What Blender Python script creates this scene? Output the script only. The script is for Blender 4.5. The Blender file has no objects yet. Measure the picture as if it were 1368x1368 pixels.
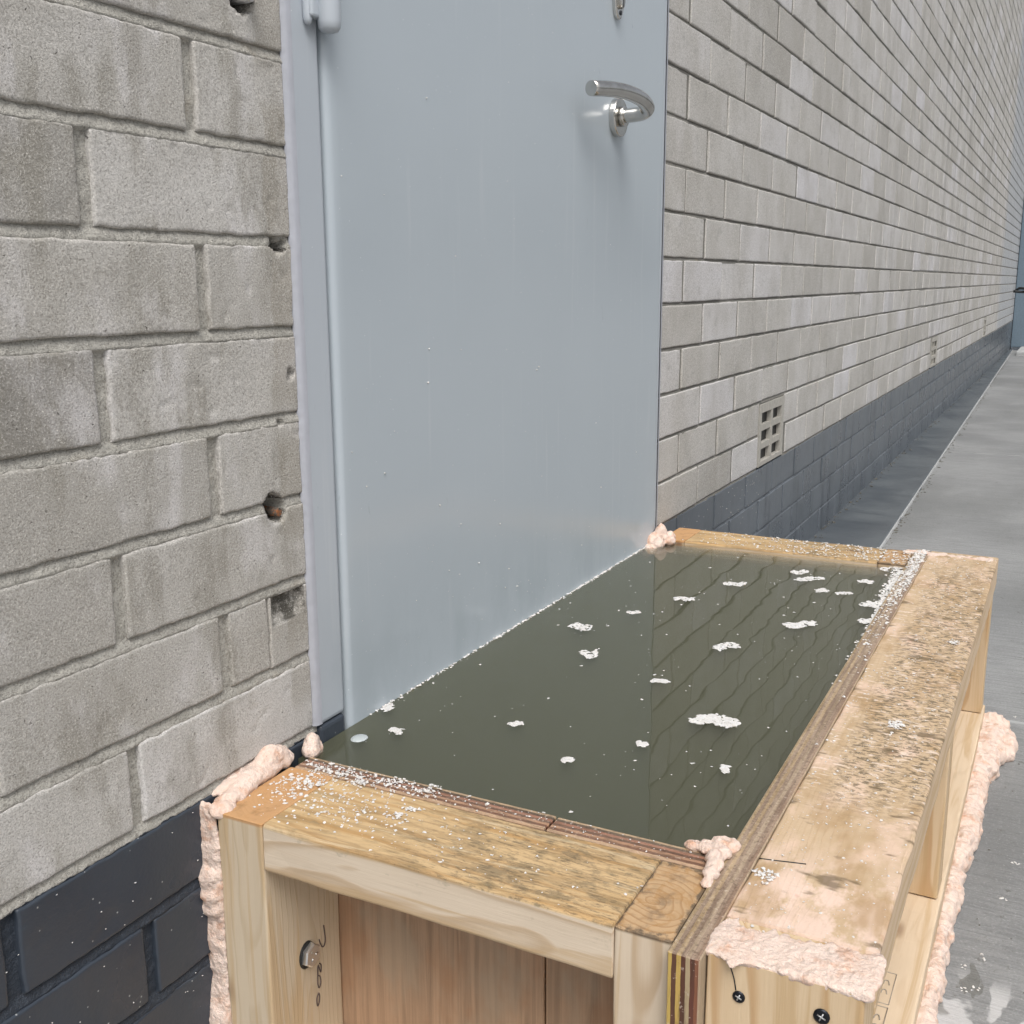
import bpy, bmesh, math, random
import numpy as np
from mathutils import Vector, Matrix, Quaternion
import mathutils.noise as mn

S = bpy.context.scene
COL = S.collection
R = math.radians

# ---------------------------------------------------------------- camera
CAM = Vector((0.0, -0.6097, 0.4149))
YAW, PIT, ROL = 0.47976, -0.210047, -0.0054355
F = Vector((math.cos(PIT)*math.cos(YAW), math.cos(PIT)*math.sin(YAW), math.sin(PIT)))
Rt = Vector((math.sin(YAW), -math.cos(YAW), 0.0))
U = Rt.cross(F)
R2 = Rt*math.cos(ROL) + U*math.sin(ROL)
U2 = -Rt*math.sin(ROL) + U*math.cos(ROL)
cd = bpy.data.cameras.new('camera')
cd.sensor_width = 36.0
cd.lens = 36.0*1435.95/1368.0
cd.clip_start = 0.02
cd.clip_end = 2000.0
cam = bpy.data.objects.new('camera', cd)
COL.objects.link(cam)
M = Matrix((R2, U2, -F)).transposed().to_4x4()
M.translation = CAM
cam.matrix_world = M
S.camera = cam

# ---------------------------------------------------------------- sky and sun (overcast)
SUN_EL, SUN_AZ = R(58), R(215)      # azimuth of the sun, measured from +x towards +y
w = bpy.data.worlds.new('World')
S.world = w
w.use_nodes = True
nt = w.node_tree
nt.nodes.clear()
wo = nt.nodes.new('ShaderNodeOutputWorld')
bg = nt.nodes.new('ShaderNodeBackground')
sky = nt.nodes.new('ShaderNodeTexSky')
sky.sky_type = 'NISHITA'
sky.sun_disc = False
sky.sun_elevation = SUN_EL
sky.sun_rotation = math.pi/2 - SUN_AZ
sky.air_density = 1.0
sky.dust_density = 6.0
sky.ozone_density = 0.6
hs = nt.nodes.new('ShaderNodeHueSaturation')
hs.inputs['Saturation'].default_value = 0.30
nt.links.new(sky.outputs[0], hs.inputs['Color'])
nt.links.new(hs.outputs[0], bg.inputs['Color'])
bg.inputs['Strength'].default_value = 0.118
nt.links.new(bg.outputs[0], wo.inputs['Surface'])
sl = bpy.data.lights.new('sun', 'SUN')
sl.energy = 1.4
sl.angle = R(34)
sl.color = (1.0, 0.975, 0.94)
sun = bpy.data.objects.new('sun', sl)
COL.objects.link(sun)
sd = Vector((math.cos(SUN_EL)*math.cos(SUN_AZ), math.cos(SUN_EL)*math.sin(SUN_AZ), math.sin(SUN_EL)))
sun.rotation_euler = sd.to_track_quat('Z', 'Y').to_euler()
sun.location = (0, -5, 8)

S.view_settings.view_transform = 'Standard'
S.view_settings.look = 'None'
S.view_settings.gamma = 1
S.view_settings.use_curve_mapping = False
S.view_settings.exposure = 0.36
S.render.engine = 'CYCLES'
S.cycles.max_bounces = 8
S.cycles.volume_bounces = 3
S.cycles.transparent_max_bounces = 8
S.cycles.use_denoising = True

rnd = random.Random(7)
rng = np.random.default_rng(5)

# ---------------------------------------------------------------- vector noise (numpy)
def _h(ix, iy, iz, s):
    n = (ix*374761393 + iy*668265263 + iz*2147483647 + s*974634777) & 0xffffffff
    n = ((n ^ (n >> 13))*1274126177) & 0xffffffff
    n = ((n ^ (n >> 16))*2246822519) & 0xffffffff
    return ((n ^ (n >> 15)) & 0xffff)/65535.0*2-1
def vn(x, y, z, s=0):
    x = np.asarray(x, float); y = np.asarray(y, float)+0*x; z = np.asarray(z, float)+0*x
    ix, iy, iz = np.floor(x).astype(np.int64), np.floor(y).astype(np.int64), np.floor(z).astype(np.int64)
    fx, fy, fz = x-ix, y-iy, z-iz
    fx, fy, fz = [t*t*(3-2*t) for t in (fx, fy, fz)]
    r = 0
    for a in (0, 1):
        for b in (0, 1):
            for c in (0, 1):
                wgt = (fx if a else 1-fx)*(fy if b else 1-fy)*(fz if c else 1-fz)
                r = r + wgt*_h(ix+a, iy+b, iz+c, s)
    return r
def fbm(x, y, z, s=0, o=3):
    r, a, f = 0, 1.0, 1.0
    for i in range(o):
        r = r + a*vn(np.asarray(x)*f, np.asarray(y)*f, np.asarray(z)*f, s+i)
        a *= .5; f *= 2.03
    return r/1.75

KB = 1.024      # real timber is a little over nominal size
# ---------------------------------------------------------------- node helper
class NT:
    def __init__(self, name, box=False):
        self.m = bpy.data.materials.new(name)
        self.m.use_nodes = True
        self.t = self.m.node_tree
        self.t.nodes.clear()
        self.out = self.n('OutputMaterial')
        self.pos = self.n('NewGeometry').outputs['Position']
        self._obj = None
        if box:   # the box is modelled at nominal size, then placed; its textures follow it
            self.pos = self.mp(self.pos, (1/KB,)*3, tuple(c*(1-1/KB) for c in CAM))
    def n(self, typ, **kw):
        nd = self.t.nodes.new('ShaderNode'+typ)
        for k, v in kw.items():
            setattr(nd, k, v)
        return nd
    def L(self, a, b):
        if isinstance(a, (int, float)):
            b.default_value = a
        elif isinstance(a, tuple):
            b.default_value = a if len(a) == len(b.default_value) else (*a, 1.0)
        else:
            self.t.links.new(a, b)
    @property
    def obj(self):
        if self._obj is None:
            self._obj = self.n('TexCoord').outputs['Object']
        return self._obj
    def mp(self, src, sc=(1, 1, 1), loc=(0, 0, 0), rot=(0, 0, 0)):
        nd = self.n('Mapping')
        self.L(src, nd.inputs['Vector'])
        nd.inputs['Scale'].default_value = sc
        nd.inputs['Location'].default_value = loc
        nd.inputs['Rotation'].default_value = rot
        return nd.outputs[0]
    def noise(self, src, scale, detail=3, rough=.55, dist=0.0, col=False):
        nd = self.n('TexNoise')
        self.L(src, nd.inputs['Vector'])
        nd.inputs['Scale'].default_value = scale
        nd.inputs['Detail'].default_value = detail
        nd.inputs['Roughness'].default_value = rough
        nd.inputs['Distortion'].default_value = dist
        return nd.outputs['Color' if col else 'Fac']
    def vor(self, src, scale, out='Distance', feature='F1', rnd_=1.0):
        nd = self.n('TexVoronoi', feature=feature)
        self.L(src, nd.inputs['Vector'])
        nd.inputs['Scale'].default_value = scale
        nd.inputs['Randomness'].default_value = rnd_
        return nd.outputs[out]
    def math(self, op, a, b=0.0, c=0.0, clamp=False):
        nd = self.n('Math', operation=op, use_clamp=clamp)
        self.L(a, nd.inputs[0]); self.L(b, nd.inputs[1])
        if op in ('MULTIPLY_ADD', 'SMOOTH_MIN', 'COMPARE'):
            self.L(c, nd.inputs[2])
        return nd.outputs[0]
    def rng(self, v, a, b, c=0.0, d=1.0, smooth=True):
        nd = self.n('MapRange', clamp=True)
        nd.interpolation_type = 'SMOOTHSTEP' if smooth else 'LINEAR'
        self.L(v, nd.inputs['Value'])
        for k, x in zip(('From Min', 'From Max', 'To Min', 'To Max'), (a, b, c, d)):
            nd.inputs[k].default_value = x
        return nd.outputs[0]
    def mix(self, f, a, b, mode='MIX'):
        nd = self.n('Mix', data_type='RGBA', blend_type=mode)
        self.L(f, nd.inputs[0])
        self.L(a, nd.inputs[6]); self.L(b, nd.inputs[7])
        return nd.outputs[2]
    def ramp(self, v, stops, interp='LINEAR'):
        nd = self.n('ValToRGB')
        cr = nd.color_ramp
        cr.interpolation = interp
        while len(cr.elements) < len(stops):
            cr.elements.new(.5)
        for e, (p, c) in zip(cr.elements, stops):
            e.position = p
            e.color = (*c, 1) if len(c) == 3 else c
        self.L(v, nd.inputs[0])
        return nd.outputs[0]
    def attr(self, name, out='Fac'):
        nd = self.n('Attribute', attribute_name=name)
        return nd.outputs[out]
    def xyz(self, src):
        nd = self.n('SeparateXYZ')
        self.L(src, nd.inputs[0])
        return nd.outputs
    def bump(self, h, dist=.001, strength=1.0, nrm=None):
        nd = self.n('Bump')
        nd.inputs['Distance'].default_value = dist
        nd.inputs['Strength'].default_value = strength
        self.L(h, nd.inputs['Height'])
        if nrm is not None:
            self.L(nrm, nd.inputs['Normal'])
        return nd.outputs[0]
    def fin(self, col, rough=.8, nrm=None, metal=0.0, spec=.5, coat=0.0, sss=0.0, ior=1.5):
        p = self.n('BsdfPrincipled')
        self.L(col, p.inputs['Base Color'])
        self.L(rough, p.inputs['Roughness'])
        self.L(metal, p.inputs['Metallic'])
        self.L(spec, p.inputs['Specular IOR Level'])
        p.inputs['IOR'].default_value = ior
        if coat:
            p.inputs['Coat Weight'].default_value = coat
            p.inputs['Coat Roughness'].default_value = .12
        if sss:
            p.inputs['Subsurface Weight'].default_value = sss
            p.inputs['Subsurface Radius'].default_value = (.01, .006, .004)
            p.inputs['Subsurface Scale'].default_value = .5
        if nrm is not None:
            self.L(nrm, p.inputs['Normal'])
        self.L(p.outputs[0], self.out.inputs['Surface'])
        return self.m

# ---------------------------------------------------------------- materials
def mat_brick():
    t = NT('concrete_brick')
    P = t.pos
    tone = t.attr('tone')
    base = t.ramp(tone, [(0.0, (.240, .230, .212)), (.22, (.370, .357, .333)), (.5, (.470, .456, .432)),
                         (.75, (.540, .527, .508)), (1.0, (.615, .608, .628))])
    n1 = t.noise(P, 9, 4)
    base = t.mix(t.rng(n1, .35, .7, 0, .38), base, (.31, .29, .25))
    n2 = t.noise(t.mp(P, (1, 1, .45), (3, 1, 2)), 16, 4, .6)
    base = t.mix(t.math('MULTIPLY', t.rng(n2, .50, .68, 0, .62), t.rng(t.xyz(P)[0], 1.7, 1.6, .35, 1)), base, (.66, .645, .655))
    n3 = t.noise(t.mp(P, (1.4, 1, .5), (13, 1, 7)), 14, 4, .6)
    x = t.xyz(P)[0]
    base = t.mix(t.math('MULTIPLY', t.rng(n3, .50, .63, 0, .6), t.rng(x, 1.7, 1.6, .12, 1)), base, (.27, .255, .22))
    # damp ends of the bricks next to the frame, painted depth shade in the drilled holes, dirt in the patch
    z = t.xyz(P)[2]
    dx = t.math('ADD', x, t.math('MULTIPLY', t.math('SUBTRACT', t.noise(t.mp(P, (1, 1, 1), (2, 2, 9)), 17, 3), .5), .035))
    damp = t.math('MULTIPLY', t.math('MULTIPLY', t.rng(dx, .7285, .7325), t.rng(dx, .775, .770)), t.rng(t.noise(t.mp(P, (0, 0, 1)), 9, 1), .42, .52))
    base = t.mix(t.math('MULTIPLY', damp, .5), base, (.30, .275, .23))
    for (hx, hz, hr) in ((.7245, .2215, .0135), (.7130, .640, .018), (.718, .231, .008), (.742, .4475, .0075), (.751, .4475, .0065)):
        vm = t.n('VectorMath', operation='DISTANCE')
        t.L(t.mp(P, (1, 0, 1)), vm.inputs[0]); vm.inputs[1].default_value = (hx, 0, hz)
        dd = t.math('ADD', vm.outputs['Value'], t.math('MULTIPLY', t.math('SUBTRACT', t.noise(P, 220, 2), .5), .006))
        base = t.mix(t.rng(dd, hr*.75, hr, .93, 0), base, (.02, .018, .015))  # shade inside the holes painted into the brick colour
    ex = t.math('MULTIPLY', t.rng(x, .7085, .7115), t.rng(x, .7585, .7555))
    ez = t.math('MULTIPLY', t.rng(z, .1165, .1195), t.rng(z, .1465, .1440))
    pn = t.rng(t.noise(t.mp(P, loc=(6, 6, 6)), 62, 4, .65), .38, .58, .95, .25)
    base = t.mix(t.math('MULTIPLY', t.math('MULTIPLY', ex, ez), pn), base, (.045, .042, .035))
    # far rain streaks
    x = t.xyz(P)[0]
    st = t.noise(t.mp(P, (2.2, 1, .22), (7, 0, 1)), 3.0, 4, .65)
    stm = t.math('MULTIPLY', t.rng(st, .48, .68, 0, .5), t.rng(x, 2.2, 6.0))
    base = t.mix(stm, base, (.20, .195, .185))
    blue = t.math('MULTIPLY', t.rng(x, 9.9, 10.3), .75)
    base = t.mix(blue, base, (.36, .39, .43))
    # sand grain and pores
    g = t.noise(P, 640, 3, .85)
    base = t.mix(t.rng(g, .34, .52, .55, 0), base, (.15, .14, .12))
    base = t.mix(t.rng(g, .53, .68, 0, .50), base, (.76, .74, .70))
    g3 = t.noise(t.mp(P, loc=(5, 5, 5)), 230, 3, .7)
    base = t.mix(t.rng(g3, .60, .70, 0, .35), base, (.20, .19, .165))
    far_ = t.rng(t.xyz(P)[0], 1.6, 1.7)
    g4 = t.noise(t.mp(P, (1, 1, 1.6), (8, 5, 5)), 190, 4, .8)
    base = t.mix(t.math('MULTIPLY', t.rng(g4, .54, .66, 0, .5), far_), base, (.24, .23, .205))
    base = t.mix(t.math('MULTIPLY', t.rng(g4, .46, .36, 0, .4), far_), base, (.70, .68, .66))
    g5 = t.noise(t.mp(P, (1, 1, 1), (18, 5, 5)), 27, 4, .65)
    base = t.mix(t.math('MULTIPLY', t.rng(g5, .56, .70, 0, .35), far_), base, (.27, .265, .25))
    vp = t.vor(t.mix(.012, P, t.noise(P, 90, 2, col=True), 'ADD'), 190)
    pm = t.math('MULTIPLY', t.rng(vp, .05, .17, 1, 0), t.rng(t.noise(P, 70, 2), .50, .62))
    base = t.mix(t.math('MULTIPLY', pm, .65), base, (.08, .075, .065))
    vs = t.vor(t.mp(P, loc=(4, 2, 1)), 260)
    sm = t.math('MULTIPLY', t.rng(vs, .10, .2, 1, 0), t.rng(t.noise(t.mp(P, loc=(9, 1, 1)), 80, 2), .54, .6))
    base = t.mix(t.math('MULTIPLY', sm, .7), base, (.70, .67, .62))
    h = t.math('SUBTRACT', t.math('ADD', g, t.math('MULTIPLY', t.noise(P, 160, 3), .8)), t.math('MULTIPLY', pm, 1.6))
    return t.fin(base, .93, t.bump(h, .0009, .75), spec=.2)

def mat_mortar(name='mortar', k=1.0, painted=False):
    t = NT(name)
    P = t.pos
    n1 = t.noise(P, 26, 4)
    base = t.mix(n1, (.33*k, .32*k, .285*k), (.53*k, .515*k, .475*k))
    g = t.noise(P, 520, 3, .8)
    base = t.mix(t.rng(g, .36, .54, .5, 0), base, (.11, .10, .085))
    base = t.mix(t.rng(g, .55, .7, 0, .35), base, (.56, .54, .49))
    o = t.noise(t.mp(P, loc=(2, 5, 3)), 13, 3)
    base = t.mix(t.rng(o, .6, .75, 0, .4), base, (.30, .22, .13))
    h = t.math('ADD', g, t.math('MULTIPLY', t.noise(P, 120, 4), 1.6))
    rgh = .95
    if painted:    # the dark paint stops raggedly at the first bed joint
        z = t.xyz(P)[2]
        e = t.math('ADD', z, t.math('MULTIPLY', t.math('SUBTRACT', t.noise(P, 85, 4, .7), .5), .009))
        pm_ = t.rng(e, -.0036, -.0044)
        base = t.mix(pm_, base, (.036, .045, .060))
        rgh = t.math('SUBTRACT', .95, t.math('MULTIPLY', pm_, .55))
    return t.fin(base, rgh, t.bump(h, .0018, .9), spec=.3)

def mat_darkpaint():
    t = NT('dark_masonry_paint')
    P = t.pos
    x, y, z = t.xyz(P)
    n = t.noise(P, 7, 4)
    base = t.mix(n, (.030, .038, .052), (.046, .057, .074))
    near = t.rng(x, 1.2, 2.4)
    base = t.mix(t.math('MULTIPLY', near, t.rng(n, .3, .65, .55, 1)), base, (.125, .142, .162))  # paler to the right: grazing sheen and dust put into the colour
    sp = t.noise(t.mp(P, (1, 1, .5), (3, 8, 1)), 9, 4, .65)
    base = t.mix(t.math('MULTIPLY', near, t.rng(sp, .48, .66, 0, .6)), base, (.075, .088, .10))
    st = t.noise(t.mp(P, (1, 1, .12), (3, 2, 1)), 14, 3, .6)
    base = t.mix(t.rng(st, .56, .7, 0, .65), base, (.034, .040, .050))
    sc = t.noise(t.mp(P, (1, 1, .2), (8, 1, 4)), 60, 3, .7)
    base = t.mix(t.rng(sc, .70, .78, 0, .3), base, (.20, .23, .25))
    ed = t.noise(t.mp(P, loc=(1, 8, 2)), 42, 3)
    base = t.mix(t.rng(ed, .62, .8, 0, .3), base, (.06, .12, .15))
    dots = t.vor(t.mp(P, loc=(2, 2, 5)), 85)
    base = t.mix(t.rng(dots, .045, .075, .6, 0), base, (.5, .52, .52))
    g = t.noise(P, 260, 3, .6)
    h = t.math('ADD', g, t.math('MULTIPLY', t.noise(P, 45, 3), 2.0))
    return t.fin(base, t.rng(n, .3, .7, .24, .42), t.bump(h, .0005, .5), spec=.5)

def mat_doorpaint(name, a, b, rough):
    t = NT(name)
    P = t.pos
    n = t.noise(P, 3.0, 4)
    base = t.mix(n, a, b)
    sm = t.noise(t.mp(P, (1, 1, .6), (1, 1, 3)), 3.5, 3, .5)
    base = t.mix(t.rng(sm, .45, .8, 0, .14), base, (.45, .50, .53))
    z = t.xyz(P)[2]
    tide = t.math('MULTIPLY', t.rng(z, .14, .0), t.rng(t.noise(t.mp(P, (1, 1, .5), (3, 1, 8)), 16, 4, .6), .42, .66))
    base = t.mix(t.math('MULTIPLY', tide, .30), base, (.30, .35, .38))
    dr = t.noise(t.mp(P, (7, 1, .25), (3, 1, 8)), 12, 3, .6)
    base = t.mix(t.rng(dr, .58, .74, 0, .20), base, (.54, .57, .59))
    sf = t.noise(t.mp(P, (3, 1, 1), (3, 9, 8), (0, .5, 0)), 22, 4, .75, .6)
    base = t.mix(t.math('MULTIPLY', t.rng(sf, .64, .72, 0, .35), t.rng(t.noise(t.mp(P, loc=(1, 4, 4)), 3, 2), .5, .6)), base, (.25, .28, .31))
    fsk = t.vor(t.mp(P, loc=(2, 2, 2)), 70)
    base = t.mix(t.rng(fsk, .035, .055, .5, 0), base, (.7, .72, .73))
    h = t.math('ADD', t.math('MULTIPLY', t.noise(P, 380, 2), .06), t.math('MULTIPLY', t.noise(P, 6, 2), 4.0))
    return t.fin(base, t.rng(sm, .35, .7, rough, rough+.12), t.bump(h, .0006, .25), spec=.5)

def mat_concrete():
    t = NT('brushed_concrete')
    P = t.pos
    x, y, z = t.xyz(P)
    n = t.noise(P, 2.2, 5, .6)
    base = t.mix(t.rng(n, .3, .7), (.185, .19, .192), (.275, .28, .28))
    br = t.noise(t.mp(P, (26, 1.2, 1), rot=(0, 0, .05)), 9, 3, .6)
    base = t.mix(t.rng(br, .42, .66, 0, .5), base, (.15, .155, .158))
    dp = t.noise(t.mp(P, (1, 2, 1), (4, 7, 0)), 1.3, 4, .6)
    base = t.mix(t.rng(dp, .48, .66, 0, .4), base, (.14, .145, .14))
    g = t.noise(P, 330, 3, .75)
    base = t.mix(t.rng(g, .32, .5, .4, 0), base, (.13, .13, .128))
    base = t.mix(t.rng(g, .56, .7, 0, .3), base, (.52, .52, .51))
    d = t.noise(t.mp(P, loc=(3, 3, 3)), 46, 4, .7)
    base = t.mix(t.rng(d, .63, .7, 0, .65), base, (.10, .098, .088))
    # damp and pale patches near the foam
    pn = t.noise(t.mp(P, (1, 2.2, 1), (2.3, .4, 0)), 11, 3, .5, .4)
    nearm = t.rng(x, 1.25, 1.1)
    pale = t.math('MULTIPLY', t.rng(pn, .50, .54), t.rng(x, 1.13, 1.08))
    base = t.mix(t.math('MULTIPLY', pale, .75), base, (.52, .52, .52))
    wn = t.noise(t.mp(P, (1, 2.5, 1), (7.1, 2.4, 0)), 14, 3, .5, .5)
    wet = t.math('MULTIPLY', t.rng(wn, .60, .63), nearm)
    base = t.mix(t.math('MULTIPLY', wet, .6), base, (.12, .12, .105))
    rough = t.math('SUBTRACT', .62, t.math('MULTIPLY', wet, .5))
    h = t.math('ADD', t.math('MULTIPLY', br, 2.2), g)
    return t.fin(base, rough, t.bump(h, .0010, .6), spec=.4)

def wood_core(t, light, dark, ring=.0045, pith=(.03, -.05), late=.5):
    O = t.obj
    oi = t.n('ObjectInfo').outputs['Random']
    off = t.n('CombineXYZ')
    t.L(t.math('MULTIPLY', oi, 7.0), off.inputs[0])
    t.L(0.0, off.inputs[1]); t.L(t.math('MULTIPLY', oi, 3.0), off.inputs[2])
    va = t.n('VectorMath', operation='ADD')
    t.L(O, va.inputs[0]); t.L(off.outputs[0], va.inputs[1])
    Q = va.outputs[0]
    x, y, z = t.xyz(O)
    wob = t.noise(t.mp(Q, (1.6, 7, 7)), 1.6, 3, .5)
    wob2 = t.noise(t.mp(Q, (1.6, 7, 7), (5, 5, 5)), 1.4, 3, .5)
    yy = t.math('ADD', t.math('ADD', y, pith[0]), t.math('MULTIPLY', t.math('SUBTRACT', wob, .5), .05))
    zz = t.math('ADD', t.math('ADD', z, pith[1]), t.math('MULTIPLY', t.math('SUBTRACT', wob2, .5), .05))
    r = t.math('SQRT', t.math('ADD', t.math('MULTIPLY', yy, yy), t.math('MULTIPLY', zz, zz)))
    ph = t.math('FRACT', t.math('DIVIDE', r, ring))
    rg = t.ramp(ph, [(0, (0, 0, 0)), (.62, (.12, .12, .12)), (.86, (1, 1, 1)), (.93, (.9, .9, .9)), (1.0, (0, 0, 0))])
    fib = t.noise(t.mp(Q, (14, 420, 420)), 1.0, 3, .7)
    k = t.math('ADD', t.math('MULTIPLY', rg, late), t.math('MULTIPLY', fib, .35), clamp=True)
    base = t.mix(k, light, dark)
    var = t.noise(t.mp(Q, (3, 12, 12)), 1.5, 3)
    base = t.mix(t.rng(var, .35, .75, 0, .3), base, (.42, .33, .23))
    wl_ = t.noise(t.mp(Q, (2.4, 60, 60), (3, 3, 3)), 1.0, 4, .6, 1.0)
    base = t.mix(t.rng(wl_, .48, .60, 0, .55), base, (.46, .31, .155))
    wg = t.noise(t.mp(Q, (5, 26, 26), (7, 1, 3)), 1.0, 4, .65)
    base = t.mix(t.rng(wg, .58, .74, 0, .35), base, (.36, .33, .25))
    # knots
    kv = t.vor(t.mp(Q, (5, 16, 16)), 1.0)
    base = t.mix(t.rng(kv, .06, .14, .75, 0), base, (.16, .07, .03))
    return base, rg, fib, Q

def mat_wood(name, light=(.58, .48, .35), dark=(.42, .31, .19), ring=.0045, pith=(.03, -.05), top='none', rough=.7, late=.5):
    t = NT(name, True)
    base, rg, fib, Q = wood_core(t, light, dark, ring, pith, late)
    P = t.pos
    h = t.math('ADD', t.math('MULTIPLY', rg, .5), fib)
    z = t.xyz(P)[2]
    topm = t.rng(z, -.0042, -.0018)
    if top == 'rail':       # wet, yellowed, mould-stained top
        a = t.noise(t.mp(P, (9, 3, 1), (1, 2, 0)), 8, 5, .7, .6)
        c = t.mix(1.0, base, (.86, .73, .51), 'MULTIPLY')
        gl = t.noise(t.mp(P, (62, 5, 1), (2, 3, 0)), 1.0, 4, .6, 1.6)
        c = t.mix(t.rng(gl, .50, .55, 0, .42), c, (.27, .175, .085))
        mb = t.noise(t.mp(P, (16, 9, 1), (5, 8, 0)), 3.0, 5, .75)
        c = t.mix(t.math('MULTIPLY', t.rng(mb, .50, .60, 0, .6), t.rng(t.xyz(P)[1], -.16, -.28)), c, (.17, .135, .085))
        c = t.mix(t.rng(gl, .60, .66, 0, .4), c, (.66, .55, .38))
        c = t.mix(t.rng(a, .46, .70, 0, .7), c, (.24, .17, .085))
        b = t.noise(t.mp(P, (30, 6, 1), (4, 4, 0)), 13, 4, .75)
        ymask = t.rng(t.xyz(P)[1], -.12, -.26)
        c = t.mix(t.math('MULTIPLY', t.rng(b, .49, .64, 0, .62), ymask), c, (.085, .068, .045))
        base = t.mix(topm, base, c)
        g = t.noise(t.mp(P, (14, 3, 5)), 14, 4, .7)
        side = t.math('MULTIPLY', t.rng(g, .56, .7, 0, .45), t.rng(z, -.026, -.006))
        base = t.mix(side, base, (.23, .21, .14))
    if top == 'long':       # foam-smeared, rough, speckled top
        x = t.xyz(P)[0]
        y = t.xyz(P)[1]
        c = t.mix(.72, base, (.47, .345, .22))
        pf = t.noise(t.mp(P, (5, 8, 1), (2, 2, 0)), 3.0, 4, .6)
        c = t.mix(t.rng(pf, .48, .68, 0, .8), c, (.66, .49, .38))
        np_ = t.noise(t.mp(P, (9, 14, 1), (6, 2, 0)), 3.0, 4, .65)
        c = t.mix(t.math('MULTIPLY', t.rng(np_, .40, .56, 0, .85), t.rng(x, .78, .68)), c, (.72, .55, .46))
        br = t.noise(t.mp(P, (4, 9, 1), (7, 2, 0)), 2.6, 3, .6)
        c = t.mix(t.rng(br, .48, .68, 0, .75), c, (.36, .235, .115))
        # specks elongated across the board
        s1 = t.noise(t.mp(P, (230, 110, 60)), 1.0, 4, .75, .5)
        dens = t.noise(t.mp(P, (3.2, 8, 1), (3, 6, 0)), 2.2, 3, .55)
        band = t.math('MULTIPLY', t.rng(x, .78, .90), t.rng(x, 1.74, 1.55, .35, 1))
        th = t.math('MULTIPLY', t.rng(dens, .22, .48), band)
        th = t.math('MULTIPLY', th, t.rng(y, -.446, -.470, .12, 1))
        m1 = t.math('MULTIPLY', t.rng(s1, .48, .57), th)
        c = t.mix(t.math('MULTIPLY', m1, .85), c, (.13, .10, .06))
        s2 = t.noise(t.mp(P, (170, 60, 60), (4, 4, 4)), 1.0, 3, .7, .4)
        c = t.mix(t.math('MULTIPLY', t.rng(s2, .56, .66), t.math('MULTIPLY', band, .65)), c, (.76, .64, .55))
        bl = t.noise(t.mp(P, (26, 11, 1), (1, 5, 0)), 1.6, 3, .6)
        c = t.mix(t.math('MULTIPLY', t.rng(bl, .59, .68), .75), c, (.12, .085, .045))
        pk = t.noise(t.mp(P, (10, 14, 1), (11, 5, 0)), 3, 3, .6)
        c = t.mix(t.rng(pk, .66, .76, 0, .6), c, (.50, .27, .20))
        base = t.mix(topm, base, c)
        h = t.math('ADD', h, t.math('MULTIPLY', t.math('MULTIPLY', s1, topm), 3.0))
    if top == 'end':        # wet orange end grain
        e = t.mix(.8, base, (.46, .235, .085))
        wn = t.noise(P, 55, 4, .6)
        e = t.mix(t.rng(wn, .52, .72, 0, .55), e, (.19, .105, .045))
        base = t.mix(topm, base, e)
    if top == 'endlight':
        e = t.mix(1.0, base, (.74, .60, .44), 'MULTIPLY')
        wn = t.noise(P, 60, 4, .6)
        e = t.mix(t.rng(wn, .5, .7, 0, .6), e, (.16, .11, .07))
        ox, oy, oz = t.xyz(t.obj)
        ed = t.math('MAXIMUM', t.math('MULTIPLY', t.math('ABSOLUTE', oy), 1/.0200), t.math('MULTIPLY', t.math('ABSOLUTE', oz), 1/.047))
        ed = t.math('ADD', ed, t.math('MULTIPLY', t.math('SUBTRACT', t.noise(P, 130, 4, .7), .5), .55))
        e = t.mix(t.rng(ed, .86, 1.0, 0, .8), e, (.075, .06, .045))
        base = t.mix(topm, base, e)
    return t.fin(base, rough, t.bump(h, .0005, .5), spec=.35)

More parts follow.
